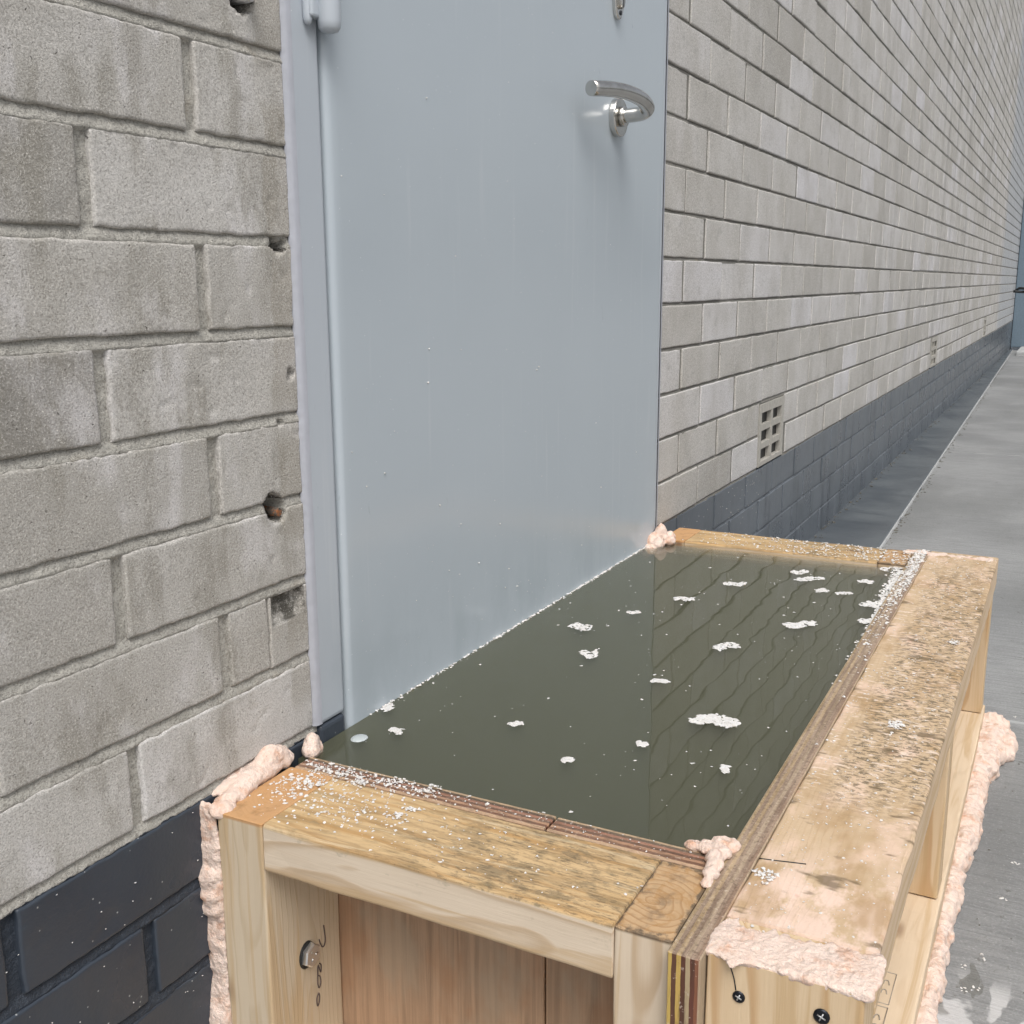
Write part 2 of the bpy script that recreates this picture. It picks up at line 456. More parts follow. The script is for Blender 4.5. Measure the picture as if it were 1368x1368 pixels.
def mat_ply(name, axis, o, th, face, layers, worn=.25):
    t = NT(name, True)
    P = t.pos
    xs = t.xyz(P)
    n = t.noise(P, 50, 3)
    v = t.math('DIVIDE', t.math('SUBTRACT', t.math('ADD', xs[axis], t.math('MULTIPLY', t.math('SUBTRACT', n, .5), .0016)), o), th)
    L = [((i+.0)/len(layers), c) for i, c in enumerate(layers)]
    edge = t.ramp(v, L, 'CONSTANT')
    gr = t.noise(t.mp(P, (300, 300, 25) if axis else (300, 60, 60)), 1.0, 4, .7)
    edge = t.mix(t.rng(gr, .45, .68, 0, .7), edge, (.06, .035, .02))
    fsp = t.noise(P, 210, 3, .7)
    edge = t.mix(t.rng(fsp, .60, .68, 0, .55), edge, (.55, .46, .38))
    nm = t.n('NewGeometry')
    nn = t.math('ABSOLUTE', t.xyz(nm.outputs['Normal'])[axis])
    fg = t.noise(t.mp(P, (150, 150, 5)), 1.0, 5, .7, .8)
    fc = t.mix(t.rng(fg, .35, .68), face, tuple(c*.66 for c in face))
    bn = t.noise(t.mp(P, (6, 6, 3)), 2.0, 4, .6)
    fc = t.mix(t.rng(bn, .5, .64, 0, .6), fc, (.36, .29, .215))
    r_ = t.noise(t.mp(P, (8, 8, 4), (3, 3, 3)), 2.0, 4, .6)
    fc = t.mix(t.rng(r_, .48, .62, 0, .5), fc, (.34, .18, .095))
    nz = t.xyz(nm.outputs['Normal'])[2]
    wt = t.noise(t.mp(P, (9, 160, 1) if axis else (160, 9, 1)), 1.0, 4, .7, .3)
    wc = t.mix(t.rng(wt, .35, .65), (.21, .15, .105), (.40, .31, .23))
    sp1 = t.noise(t.mp(P, (1, 1, 1), (5, 2, 2)), 260, 4, .8)
    wc = t.mix(t.rng(sp1, .52, .62, 0, .6), wc, (.10, .07, .045))
    wc = t.mix(t.rng(sp1, .42, .36, 0, .5), wc, (.60, .52, .44))
    edge = t.mix(t.math('MULTIPLY', t.rng(nz, .5, .8), worn), edge, wc)
    base = t.mix(t.rng(nn, .5, .8), edge, fc)
    return t.fin(base, .5, t.bump(t.math('ADD', gr, fg), .0008, .5), spec=.4)

def mat_foam():
    t = NT('expanding_foam')
    P = t.pos
    n = t.noise(P, 28, 4)
    base = t.mix(n, (.66, .49, .40), (.74, .63, .565))
    a = t.noise(t.mp(P, loc=(3, 1, 2)), 60, 4, .65)
    base = t.mix(t.rng(a, .50, .72, 0, .7), base, (.56, .30, .18))
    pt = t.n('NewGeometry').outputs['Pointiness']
    base = t.mix(t.rng(pt, .50, .42, 0, .45), base, (.50, .30, .21))  # creases painted darker, their shade put into the foam colour
    dg = t.noise(t.mp(P, loc=(8, 1, 3)), 33, 4, .7)
    base = t.mix(t.rng(dg, .60, .74, 0, .35), base, (.40, .33, .25))
    b = t.vor(P, 190)
    base = t.mix(t.rng(b, .06, .14, .35, 0), base, (.35, .24, .17))
    h = t.math('ADD', t.noise(P, 240, 4, .7), t.math('MULTIPLY', t.noise(P, 80, 3), 1.5))
    return t.fin(base, .6, t.bump(h, .0022, 1.0), spec=.35, sss=.10)

def mat_crumb():
    t = NT('white_foam_crumb')
    n = t.noise(t.pos, 160, 3)
    base = t.mix(n, (.72, .71, .70), (.58, .54, .50))
    return t.fin(base, .8, t.bump(t.noise(t.pos, 600, 3), .0006, .6), spec=.3, sss=.15)

def mat_metal(name, col, rough, brushed=True, tint=(.16, .12, .07)):
    t = NT(name)
    P = t.pos
    n = t.noise(t.mp(P, (40, 400, 400)), 1.0, 3) if brushed else t.noise(P, 200, 3)
    sm = t.noise(P, 38, 3)
    base = t.mix(t.rng(sm, .5, .8, 0, .35), col, tint)
    return t.fin(base, rough, None, metal=1.0)

def mat_rust():
    t = NT('rusty_steel')
    n = t.noise(t.pos, 300, 4, .7)
    base = t.ramp(n, [(.35, (.03, .03, .028)), (.5, (.12, .10, .08)), (.6, (.28, .10, .035)), (.75, (.40, .16, .05))])
    return t.fin(base, .8, t.bump(n, .0008, .8), metal=.2)

def mat_plain(name, c, rough=.6, nscale=60, var=.25, metal=0.0):
    t = NT(name)
    n = t.noise(t.pos, nscale, 4)
    base = t.mix(n, tuple(x*(1-var) for x in c), tuple(min(1, x*(1+var)) for x in c))
    return t.fin(base, rough, t.bump(n, .0006, .4), metal=metal)

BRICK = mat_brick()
MORTAR = mat_mortar()
MORTAR_R = mat_mortar('mortar_grey', .50)
MORTAR_P = mat_mortar('mortar_part_painted', 1.0, True)
DARK = mat_darkpaint()
DOOR = mat_doorpaint('door_paint', (.390, .440, .482), (.420, .470, .512), .15)
FRAME = mat_doorpaint('frame_paint', (.39, .43, .475), (.45, .49, .535), .33)
CONC = mat_concrete()

PINE_POST = mat_wood('pine_post', (.60, .505, .38), (.49, .39, .265), top='end', pith=(.002, .004), late=.5)
PINE_POST2 = mat_wood('pine_corner_post', (.66, .56, .44), (.50, .38, .26), ring=.0058, top='endlight', pith=(-.006, -.012), late=.95)
PINE_RAIL = mat_wood('pine_rail', (.68, .585, .47), (.50, .38, .26), top='rail', pith=(.012, .016), ring=.0075, late=.8)
PINE_LONG = mat_wood('pine_long_rail', (.66, .52, .37), (.50, .35, .21), top='long', pith=(.02, -.05))
PINE_STUD = mat_wood('pine_stud', (.66, .52, .35), (.50, .33, .18), ring=.010, top='none', pith=(.012, .05), late=.85)
PINE_PLATE = mat_wood('pine_plate', (.68, .55, .40), (.55, .41, .27), top='none', pith=(.02, .08), late=.3)
PLY_NEAR = mat_ply('plywood_near', 0, .690, .024, (.44, .295, .195),
                   [(.50, .33, .20), (.14, .055, .03), (.40, .22, .13), (.10, .04, .025), (.30, .13, .08), (.05, .03, .02), (.42, .30, .18)])
PLY_SIDE = mat_ply('plywood_side', 1, -.4365, .0215, (.50, .40, .28),
                   [(.22, .09, .05), (.12, .045, .03), (.40, .31, .19), (.10, .04, .025), (.50, .34, .10), (.11, .05, .03), (.50, .35, .10)], worn=.78)
PLY_FAR = mat_ply('plywood_far', 0, 1.630, .015, (.36, .22, .13), [(.4, .28, .17), (.15, .07, .04), (.4, .28, .17)])
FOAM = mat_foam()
CRUMB = mat_crumb()
STEEL = mat_metal('brushed_steel', (.60, .59, .565), .20)
ZINC = mat_metal('zinc_bolt', (.72, .73, .74), .42, False, (.35, .35, .35))
RUST = mat_rust()
BLACK = mat_plain('black_opening', (.012, .013, .014), .5)
SCREW = mat_plain('screw_black', (.02, .022, .028), .35, metal=.7)
SEAL = mat_plain('sealant', (.37, .385, .43), .6, 90, .10)
PENCIL = mat_plain('pencil_line', (.09, .06, .055), .8)
STAMP = mat_plain('faded_stamp_ink', (.33, .29, .24), .8)
FARBLUE = mat_plain('far_steel_paint', (.14, .19, .235), .45)
STEPC = mat_plain('pale_concrete', (.36, .37, .37), .85, 30, .35)

def mat_strip():
    t = NT('painted_concrete_strip')
    P = t.pos
    n = t.noise(P, 5, 5, .6)
    base = t.mix(t.rng(n, .3, .7), (.060, .070, .081), (.105, .118, .127))
    s = t.noise(t.mp(P, (1, .15, 1)), 16, 4, .6)
    base = t.mix(t.rng(s, .5, .72, 0, .5), base, (.045, .053, .062))
    d = t.noise(t.mp(P, (1, 1, 1), (3, 3, 3)), 38, 4, .7)
    base = t.mix(t.rng(d, .66, .72, 0, .6), base, (.035, .04, .045))
    x, y, z = t.xyz(P)
    return t.fin(base, t.rng(n, .3, .7, .28, .5), t.bump(t.noise(P, 120, 4), .001, .4), spec=.5)
STRIP = mat_strip()

def mat_water():
    t = NT('murky_water')
    P = t.pos
    h = t.math('ADD', t.math('MULTIPLY', t.noise(t.mp(P, (1, 1.3, 1)), 20, 1, .3), .5), t.math('MULTIPLY', t.noise(P, 7, 1), 1.5))
    nb = t.bump(h, .0012, .33)
    fr = t.n('Fresnel')
    fr.inputs['IOR'].default_value = 1.34
    t.L(nb, fr.inputs['Normal'])
    gl = t.n('BsdfGlossy')
    gl.inputs['Roughness'].default_value = .015
    gl.inputs['Color'].default_value = (1, 1, 1, 1)
    t.L(nb, gl.inputs['Normal'])
    tr = t.n('BsdfTransparent')
    mx = t.n('MixShader')
    t.L(fr.outputs[0], mx.inputs[0]); t.L(tr.outputs[0], mx.inputs[1]); t.L(gl.outputs[0], mx.inputs[2])
    t.L(mx.outputs[0], t.out.inputs['Surface'])
    sc = t.n('VolumeScatter')
    sc.inputs['Color'].default_value = (.80, .81, .70, 1)
    sc.inputs['Density'].default_value = 13
    sc.inputs['Anisotropy'].default_value = 0.0
    ab = t.n('VolumeAbsorption')
    ab.inputs['Color'].default_value = (.46, .48, .30, 1)
    ab.inputs['Density'].default_value = 36
    ad = t.n('AddShader')
    t.L(sc.outputs[0], ad.inputs[0]); t.L(ab.outputs[0], ad.inputs[1])
    t.L(ad.outputs[0], t.out.inputs['Volume'])
    return t.m
WATER = mat_water()

# ---------------------------------------------------------------- object helpers
def mesh(name, V, Fc, mat=None, smooth=False, tone=None, mats=None, midx=None):
    me = bpy.data.meshes.new(name)
    V = np.asarray(V, float)
    me.from_pydata([tuple(v) for v in V], [], [tuple(int(i) for i in f) for f in Fc])
    if mats:
        for m in mats: me.materials.append(m)
        if midx is not None: me.polygons.foreach_set('material_index', np.asarray(midx, dtype=np.int32))
    elif mat: me.materials.append(mat)
    if smooth: me.polygons.foreach_set('use_smooth', np.ones(len(me.polygons), dtype=bool))
    if tone is not None:
        a = me.attributes.new('tone', 'FLOAT', 'POINT')
        a.data.foreach_set('value', np.asarray(tone, dtype=np.float32)+np.zeros(len(me.vertices), dtype=np.float32))
    me.update()
    return me
def link(name, me, parent=None, loc=None, rot=None, kind=None, label=None):
    o = bpy.data.objects.new(name, me)
    COL.objects.link(o)
    if loc is not None: o.location = loc
    if rot is not None: o.rotation_euler = rot
    if parent is not None:
        o.parent = parent
        base = Vector((0, 0, 0)); p = parent
        while p is not None:
            base += p.location; p = p.parent
        o.location = Vector(o.location) - base
    if kind: o['kind'] = kind
    if label: o['label'] = label
    return o
def thing(name, label, cat, loc=(0, 0, 0), group=None, kind=None):
    o = bpy.data.objects.new(name, None)
    o.empty_display_size = .05
    COL.objects.link(o)
    o.location = loc
    if label: o['label'] = label
    if cat: o['category'] = cat
    if group: o['group'] = group
    if kind: o['kind'] = kind
    return o
def tag(o, label, cat, group=None):
    o['label'] = label; o['category'] = cat
    if group: o['group'] = group
    return o

def board(name, L, W, T, mat, parent, loc, rot=(0, 0, 0), rad=.002, wob=.0006, seed=1, label=None, nseg=None):
    """timber with rounded, slightly uneven arrises; grain along local X"""
    prof = []
    for cx, cy, a0 in ((W/2-rad, T/2-rad, 0), (-W/2+rad, T/2-rad, 90), (-W/2+rad, -T/2+rad, 180), (W/2-rad, -T/2+rad, 270)):
        for k in range(4):
            a = R(a0+30*k)
            prof.append((cx+rad*math.cos(a), cy+rad*math.sin(a)))
    n = nseg or max(4, int(L/.03))
    xs = [-L/2, -L/2+rad*.3] + [-L/2+L*i/n for i in range(1, n)] + [L/2-rad*.3, L/2]
    V = []; m = len(prof)
    for i, x in enumerate(xs):
        sh = 1.0 - (rad*.7/(min(W, T)/2) if i in (0, len(xs)-1) else 0)
        for j, (py, pz) in enumerate(prof):
            ny = mn.noise(Vector((x*22+seed*9.1, py*60, pz*60)))*wob
            nz = mn.noise(Vector((x*22+seed*5.3+50, py*60, pz*60)))*wob
            if i in (0, len(xs)-1):
                py2 = py - math.copysign(rad*.6, py); pz2 = pz - math.copysign(rad*.6, pz)
            else:
                py2, pz2 = py, pz
            V.append((x, py2+ny, pz2+nz))
    Fc = []
    for i in range(len(xs)-1):
        for j in range(m):
            a, b = i*m+j, i*m+(j+1) % m
            Fc.append((a, b, b+m, a+m))
    Fc.append(tuple(range(m-1, -1, -1)))
    Fc.append(tuple((len(xs)-1)*m+j for j in range(m)))
    me = mesh(name, V, Fc, mat)
    bm = bmesh.new(); bm.from_mesh(me); bmesh.ops.recalc_face_normals(bm, faces=bm.faces); bm.to_mesh(me); bm.free()
    return link(name, me, parent, loc, rot, label=label)

def boxgeo(x0, x1, y0, y1, z0, z1):
    V = [(x, y, z) for z in (z0, z1) for y in (y0, y1) for x in (x0, x1)]
    Fc = [(0, 2, 3, 1), (4, 5, 7, 6), (0, 1, 5, 4), (2, 6, 7, 3), (0, 4, 6, 2), (1, 3, 7, 5)]
    return V, Fc
def bevelbox(name, b, mat, parent=None, bev=.002, seg=2, **kw):
    V, Fc = boxgeo(*b)
    me = mesh(name, V, Fc, mat)
    bm = bmesh.new(); bm.from_mesh(me)
    if bev:
        bmesh.ops.bevel(bm, geom=list(bm.edges), offset=bev, segments=seg, affect='EDGES', profile=.5)
    bm.to_mesh(me); bm.free()
    for p in me.polygons: p.use_smooth = False
    o = link(name, me, parent, (0, 0, 0), **kw)
    return o

def tube(name, pts, rad, mat, parent=None, seg=16, cap=True, smooth=True):
    pts = [Vector(p) for p in pts]
    rads = rad if isinstance(rad, (list, tuple)) else [rad]*len(pts)
    V, Fc = [], []
    up = Vector((0, 0, 1))
    prev = None
    for i, p in enumerate(pts):
        d = (pts[min(i+1, len(pts)-1)] - pts[max(i-1, 0)]).normalized()
        if prev is None:
            a = d.cross(up)
            if a.length < .1: a = d.cross(Vector((1, 0, 0)))
            a.normalize()
        else:
            a = (prev - d*prev.dot(d)).normalized()
        prev = a
        b = d.cross(a)
        for k in range(seg):
            t = 2*math.pi*k/seg
            V.append(p + (a*math.cos(t)+b*math.sin(t))*rads[i])
    for i in range(len(pts)-1):
        for k in range(seg):
            q = (k+1) % seg
            Fc.append((i*seg+k, i*seg+q, (i+1)*seg+q, (i+1)*seg+k))
    if cap:
        Fc.append(tuple(range(seg-1, -1, -1)))
        Fc.append(tuple((len(pts)-1)*seg+k for k in range(seg)))
    me = mesh(name, V, Fc, mat)
    bm = bmesh.new(); bm.from_mesh(me); bmesh.ops.recalc_face_normals(bm, faces=bm.faces); bm.to_mesh(me); bm.free()
    if smooth:
        for p in me.polygons: p.use_smooth = len(p.vertices) == 4
    return link(name, me, parent, (0, 0, 0))

def spline(pts, n=8):
    P = [Vector(p) for p in pts]
    P = [P[0]*2-P[1]] + P + [P[-1]*2-P[-2]]
    out = []
    for i in range(1, len(P)-2):
        a, b, c, d = P[i-1:i+3]
        for k in range(n):
            t = k/n
            out.append(.5*((2*b)+(c-a)*t+(2*a-5*b+4*c-d)*t*t+(3*b-a-3*c+d)*t**3))
    out.append(P[-2])
    return out

# ================================================================ SETTING: ground
ZG = -.302
ZGN = -.285     # ground in the nominal frame of the box
def sheet(name, x0, x1, y0, y1, z, mat, nx=1, ny=1, amp=0.0):
    xs = np.linspace(x0, x1, nx+1); ys = np.linspace(y0, y1, ny+1)
    X, Y = np.meshgrid(xs, ys)
    Z = z + amp*fbm(X*3, Y*3, 0, 3)
    V = np.stack([X.ravel(), Y.ravel(), Z.ravel()], 1)
    Fc = [(j*(nx+1)+i, j*(nx+1)+i+1, (j+1)*(nx+1)+i+1, (j+1)*(nx+1)+i) for j in range(ny) for i in range(nx)]
    return mesh(name, V, Fc, mat)
g = link('ground', sheet('ground', -600, 600, -600, 600, ZG-.014, CONC), kind='structure')
def slab(x0, x1, y0, y1, seed):
    """pavement bay with worn, crumbled arrises"""
    n = 60
    per = []
    for i in range(n): per.append((x0+(x1-x0)*i/n, y0))
    for i in range(n): per.append((x1, y0+(y1-y0)*i/n))
    for i in range(n): per.append((x1-(x1-x0)*i/n, y1))
    for i in range(n): per.append((x0, y1-(y1-y0)*i/n))
    V = []
    for (x, y) in per:
        e = .004*mn.noise(Vector((x*25, y*25, seed)))
        V.append((x+e, y+e, ZG-.03))
    for (x, y) in per:
        e = .004*mn.noise(Vector((x*25, y*25, seed)))
        V.append((x+e, y+e, ZG-.004))
    cx, cy = (x0+x1)/2, (y0+y1)/2
    for (x, y) in per:
        e = .005*mn.noise(Vector((x*25, y*25, seed+3)))
        V.append((x-math.copysign(.006, x-cx)+e, y-math.copysign(.006, y-cy)+e, ZG))
    m = len(per)
    Fc = []
    for r_ in range(2):
        for i in range(m):
            Fc.append((r_*m+i, r_*m+(i+1) % m, (r_+1)*m+(i+1) % m, (r_+1)*m+i))
    Fc.append(tuple(2*m+i for i in range(m)))
    return mesh('pavement_slab', V, Fc, CONC)
pav = thing('pavement', None, None, (0, 0, ZG), kind='structure')
for i, (a, b) in enumerate(((-4.2, -1.16), (-1.15, 1.868), (1.876, 4.9), (4.91, 7.9), (7.91, 10.9), (10.91, 14), (14.01, 17))):
    link('paving_slab', slab(a, b, -2.5, .3, i*3.3), pav, (0, 0, 0))
    link('paving_slab', slab(a, b, -5.5, -2.51, i*3.3+50), pav, (0, 0, 0))

fil = sheet('joint_filler', 1.862, 1.882, -2.4, -.02, ZG-.0035, STEPC, 6, 300, .003)
link('joint_filler', fil, pav, (0, 0, 0))

# painted concrete strip along the foot of the right wall
def strip_y(x): return -.195 + (x-2.5)*(.178/10.8)
V, Fc = [], []
N = 160
for i in range(N+1):
    x = 1.80 + i*(16-1.80)/N
    yo = min(-.02, strip_y(x)) + .004*mn.noise(Vector((x*9, 0, 1)))
    V += [(x, .02, ZG+.012), (x, yo+.006, ZG+.009), (x, yo, ZG+.004), (x, yo-.004, ZG-.01)]
for i in range(N):
    for k in range(3):
        a = i*4+k
        Fc.append((a, a+1, a+5, a+4))
me = mesh('painted_strip', V, Fc, STRIP)
link('painted_strip', me, kind='structure')
# pale line along its edge, edge light painted as a thin strip
V, Fc = [], []
for i in range(N+1):
    x = 1.80 + i*(16-1.80)/N
    yo = min(-.02, strip_y(x))
    w_ = .0015 + .006*abs(mn.noise(Vector((x*5, 2, 1))))
    V += [(x, yo+.002, ZG+.0075), (x, yo-w_*.5, ZG+.007), (x, yo-w_, ZG+.0005)]
for i in range(N):
    for k in range(2):
        a = i*3+k
        Fc.append((a, a+1, a+4, a+3))
link('strip_edge', mesh('strip_edge', V, Fc, STEPC), kind='structure')

# ================================================================ WALLS
CH = .075
HOLES = [(.7245, .2215, .0115, .055), (.718, .2300, .006, .03), (.7130, .6400, .0145, .05), (.742, .4475, .0062, .03), (.751, .4475, .0055, .03),
         (.752, .337-.0, .004, .012), (.735, .2965, .003, .01)]
def dig(X, Z):
    """inward depth (m) of holes, chips and patch in the left wall"""
    D = np.zeros_like(X)
    for cx, cz, r, d in HOLES:
        rr = np.sqrt((X-cx)**2+(Z-cz)**2) + .0022*vn(X*260, 0, Z*260, 4)
        D = np.maximum(D, d*np.clip((r-rr)/(r*.35)+.2, 0, 1))
    # shallow patch near the frame
    px = np.minimum(X-.7105, .7555-X); pz = np.minimum(Z-.118-(X-.71)*.08, .1445-Z)
    e = np.minimum(px, pz)+.0012*vn(X*180, 0, Z*180, 9)
    D = np.maximum(D, .0065*np.clip(e/.0022, 0, 1)*(1-.55*np.clip((.135-Z)/.02, 0, 1)))
    # small crumbled chips on arrises
    D = D + .0022*np.clip(vn(X*95, 0, Z*95, 21)-.70, 0, 1)*2
    return D

def brick_geo(x0, x1, z0, z1, du, dv, r=.004, amp=.0012, seed=0, digf=None, y=0.0, tilt=0.0005):
    def ticks(a, b, d):
        L = b-a
        q = [0, r*.12, r*.4, r*.8]
        n = max(1, int(round((L-2*r)/d)))
        mid = list(np.linspace(r*1.3, L-r*1.3, n+1))
        return np.array(q+mid+[L-t for t in reversed(q)])+a
    us, vs = ticks(x0, x1, du), ticks(z0, z1, dv)
    Xg, Zg = np.meshgrid(us, vs)
    e = np.minimum(np.minimum(Xg-x0, x1-Xg), np.minimum(Zg-z0, z1-Zg))
    # rounded corner measure
    cx = np.clip(r-np.minimum(Xg-x0, x1-Xg), 0, r); cz = np.clip(r-np.minimum(Zg-z0, z1-Zg), 0, r)
    q = np.sqrt(cx**2+cz**2)/r
    q = np.clip(q, 0, 1)
    Y = r*(1-np.sqrt(np.clip(1-q*q, 0, 1)))*.9
    ox = amp*vn(Xg*70, seed, Zg*70, 1)+amp*.6*vn(Xg*230, seed, Zg*230, 2)
    oz = amp*vn(Xg*70, seed, Zg*70, 5)+amp*.6*vn(Xg*230, seed, Zg*230, 6)
    X2, Z2 = Xg+ox, Zg+oz
    Y = Y + y + .0004*vn(Xg*40, seed, Zg*40, 8) + tilt*((Xg-x0)/(x1-x0)-.5)*_h(seed, 1, 2, 3) + tilt*_h(seed, 5, 2, 3)
    if digf is not None: Y = Y + digf(X2, Z2)
    nz, nx = Xg.shape
    V = np.stack([X2.ravel(), Y.ravel(), Z2.ravel()], 1)
    Fc = [(j*nx+i, j*nx+i+1, (j+1)*nx+i+1, (j+1)*nx+i) for j in range(nz-1) for i in range(nx-1)]
    per = list(range(nx)) + [j*nx+nx-1 for j in range(1, nz)] + [(nz-1)*nx+i for i in range(nx-2, -1, -1)] + [j*nx for j in range(nz-2, 0, -1)]
    b0 = len(V)
    B = V[per].copy(); B[:, 1] = y+.03
    V = np.vstack([V, B])
    m = len(per)
    for i in range(m):
        k = (i+1) % m
        Fc.append((per[i], b0+i, b0+k, per[k]))
    return V, Fc

def brick_lo(x0, x1, z0, z1, seed, y=0.0, r=.0035):
    us = np.array([0, r, (x1-x0)-r, x1-x0])+x0
    vs = np.array([0, r, (z1-z0)-r, z1-z0])+z0
    V = []
    for j, v in enumerate(vs):
        for i, u in enumerate(us):
            ed = i in (0, 3) or j in (0, 3)
            V.append((u+.0010*_h(i, j, seed, 1), y+(r*.9 if ed else 0)+.0006*_h(seed, 3, 1, 2)+.0003*_h(i, j, seed, 4), v+.0010*_h(i, j, seed, 7)))
    Fc = [(j*4+i, j*4+i+1, (j+1)*4+i+1, (j+1)*4+i) for j in range(3) for i in range(3)]
    per = [0, 1, 2, 3, 7, 11, 15, 14, 13, 12, 8, 4]
    for i, p in enumerate(per):
        V.append((V[p][0], y+.02, V[p][2]))
    for i in range(12):
        k = (i+1) % 12
        Fc.append((per[i], 16+i, 16+k, per[k]))
    return np.array(V), Fc

def tone_of(i, j, side):
    t = .5 + .26*_h(i, j, side, 11) + .12*_h(i//2, j//2, side, 12)
    if _h(i, j, side, 13) > .72: t -= .28
    if _h(i, j, side, 14) > .62: t += .25
    return float(min(1, max(0, t)))

def photo_px(p):
    d = Vector(p)-CAM
    z = d.dot(F)
    if z < .02: return None
    return 684+1435.95*d.dot(R2)/z, 684-1435.95*d.dot(U2)/z

# ---- left wall ------------------------------------------------------------
wl = thing('masonry_wall', 'pale grey concrete brick wall with rough joints left of the door, dark painted foot', 'wall', (.3, 0, ZG))
JT = .0060  # half joint
XE = .7615
left_hi, left_lo = [], []
row = 0
for k in range(-4, 34):
    z0, z1 = k*CH+JT*.75, (k+1)*CH-JT*.75
    jb = .545 if k % 2 == 0 else .651
    edges = [jb-.225*n for n in range(10, -1, -1)] + [XE+JT]
    if k == 1: edges = edges[:-1] + [.7072, XE+JT]
    if k < 0: tn = 0
    for i in range(len(edges)-1):
        a, b = edges[i]+JT, edges[i+1]-JT
        if k == 1 and i == len(edges)-3: b = .7068-.0006
        if k == 1 and i == len(edges)-2: a = .7068+.0006
        if b < -1.6: continue
        t = tone_of(i, k, 0)
        vis = b > .36 and k < 9
        (left_hi if vis else left_lo).append((a, b, z0, z1, k, i, t))
TONE_L = {(7, 9): .55, (7, 10): .62, (6, 9): .2, (6, 10): .72, (5, 9): .5, (5, 10): .52, (4, 9): .05, (4, 10): .62, (3, 9): .36, (3, 10): .5,
          (2, 9): .34, (2, 10): .5, (1, 9): .42, (1, 10): .5, (0, 9): .62, (0, 10): .78}
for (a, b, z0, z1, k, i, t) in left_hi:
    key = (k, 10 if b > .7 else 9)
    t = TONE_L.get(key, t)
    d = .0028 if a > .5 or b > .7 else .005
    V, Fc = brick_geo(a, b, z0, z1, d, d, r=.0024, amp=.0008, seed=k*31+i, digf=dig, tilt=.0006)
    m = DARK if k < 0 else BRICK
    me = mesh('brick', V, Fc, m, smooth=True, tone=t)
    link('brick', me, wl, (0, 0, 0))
AV, AF, AT, AM, off = [], [], [], [], 0
for (a, b, z0, z1, k, i, t) in left_lo:
    V, Fc = brick_lo(a, b, z0, z1, k*31+i)
    AV.append(V); AF += [tuple(v+off for v in f) for f in Fc]; AT += [t]*len(V); AM += [1 if k < 0 else 0]*len(Fc); off += len(V)
link('brick', mesh('brick', np.vstack(AV), AF, tone=AT, mats=[BRICK, DARK], midx=AM), wl, (0, 0, 0), kind='stuff')
# mortar sheet, weather-struck
def mortar_sheet(x0, x1, z0, z1, dx, dz, jx, digf, flush, seed):
    nx, nz = int((x1-x0)/dx)+1, int((z1-z0)/dz)+1
    xs, zs = np.linspace(x0, x1, nx), np.linspace(z0, z1, nz)
    X, Z = np.meshgrid(xs, zs)
    kk = np.floor(Z/CH+.5)
    dzj = Z-kk*CH                         # -.5..+.5 course, 0 on bed joint
    h = .0055
    bed = np.clip((dzj+h)/(2*h), 0, 1)    # 0 at bottom of joint, 1 at top
    inj = np.clip((h+.0012-np.abs(dzj))/.0012, 0, 1)
    Y = inj*(.0008 + .0040*bed**1.6) + (1-inj)*.0040
    lowb = (dzj < 0)*np.clip((-dzj-h)/.001, 0, 1)
    Y = Y + lowb*.0006
    Y = Y + .0008*fbm(X*45, 0, Z*45, seed) + .0006*vn(X*260, 0, Z*260, seed+3)
    Y = Y + digf(X, Z)
    V = np.stack([X.ravel(), Y.ravel(), Z.ravel()], 1)
    Fc = [(j*nx+i, j*nx+i+1, (j+1)*nx+i+1, (j+1)*nx+i) for j in range(nz-1) for i in range(nx-1)]
    return V, Fc, X, Z
V, Fc, X, Z = mortar_sheet(.36, .768, -.3, .70, .0026, .0018, None, dig, 0, 3)
link('mortar', mesh('mortar', V, Fc, MORTAR_P, smooth=True), wl, (0, 0, 0), kind='stuff')
V1, F1 = boxgeo(-1.7, .355, .005, .05, -.35, -.002)
V2, F2 = boxgeo(-1.7, .355, .005, .05, -.002, 2.55)
V3, F3 = boxgeo(.355, .766, .005, .05, .70, 2.55)
AV = V1+V2+V3; AF = F1+[tuple(v+8 for v in f) for f in F2]+[tuple(v+16 for v in f) for f in F3]
link('mortar', mesh('mortar', AV, AF, mats=[MORTAR, DARK], midx=[1]*6+[0]*12), wl, (0, 0, 0), kind='stuff')
# black backing in place of the shade deep in the holes
V, Fc = boxgeo(-1.7, .766, .062, .2, -.35, 2.55)
link('wall_core', mesh('wall_core', V, Fc, BLACK), wl, (0, 0, 0))
# metal stubs in the drilled holes
tube('rusty_stub', [(.7290, .03, .2185), (.7290, .0020, .2178), (.7290, .0012, .2178)], [.0042, .0042, .0034], RUST, wl, 12)
tube('rusty_stub', [(.7175, .03, .6420), (.7175, -.004, .6410), (.7175, -.006, .6410)], [.0088, .0085, .0065], ZINC, wl, 8)
tube('rusty_stub', [(.7175, -.006, .6410), (.7175, -.0175, .6405), (.7175, -.0185, .6405)], [.0048, .0048, .0040], RUST, wl, 12)
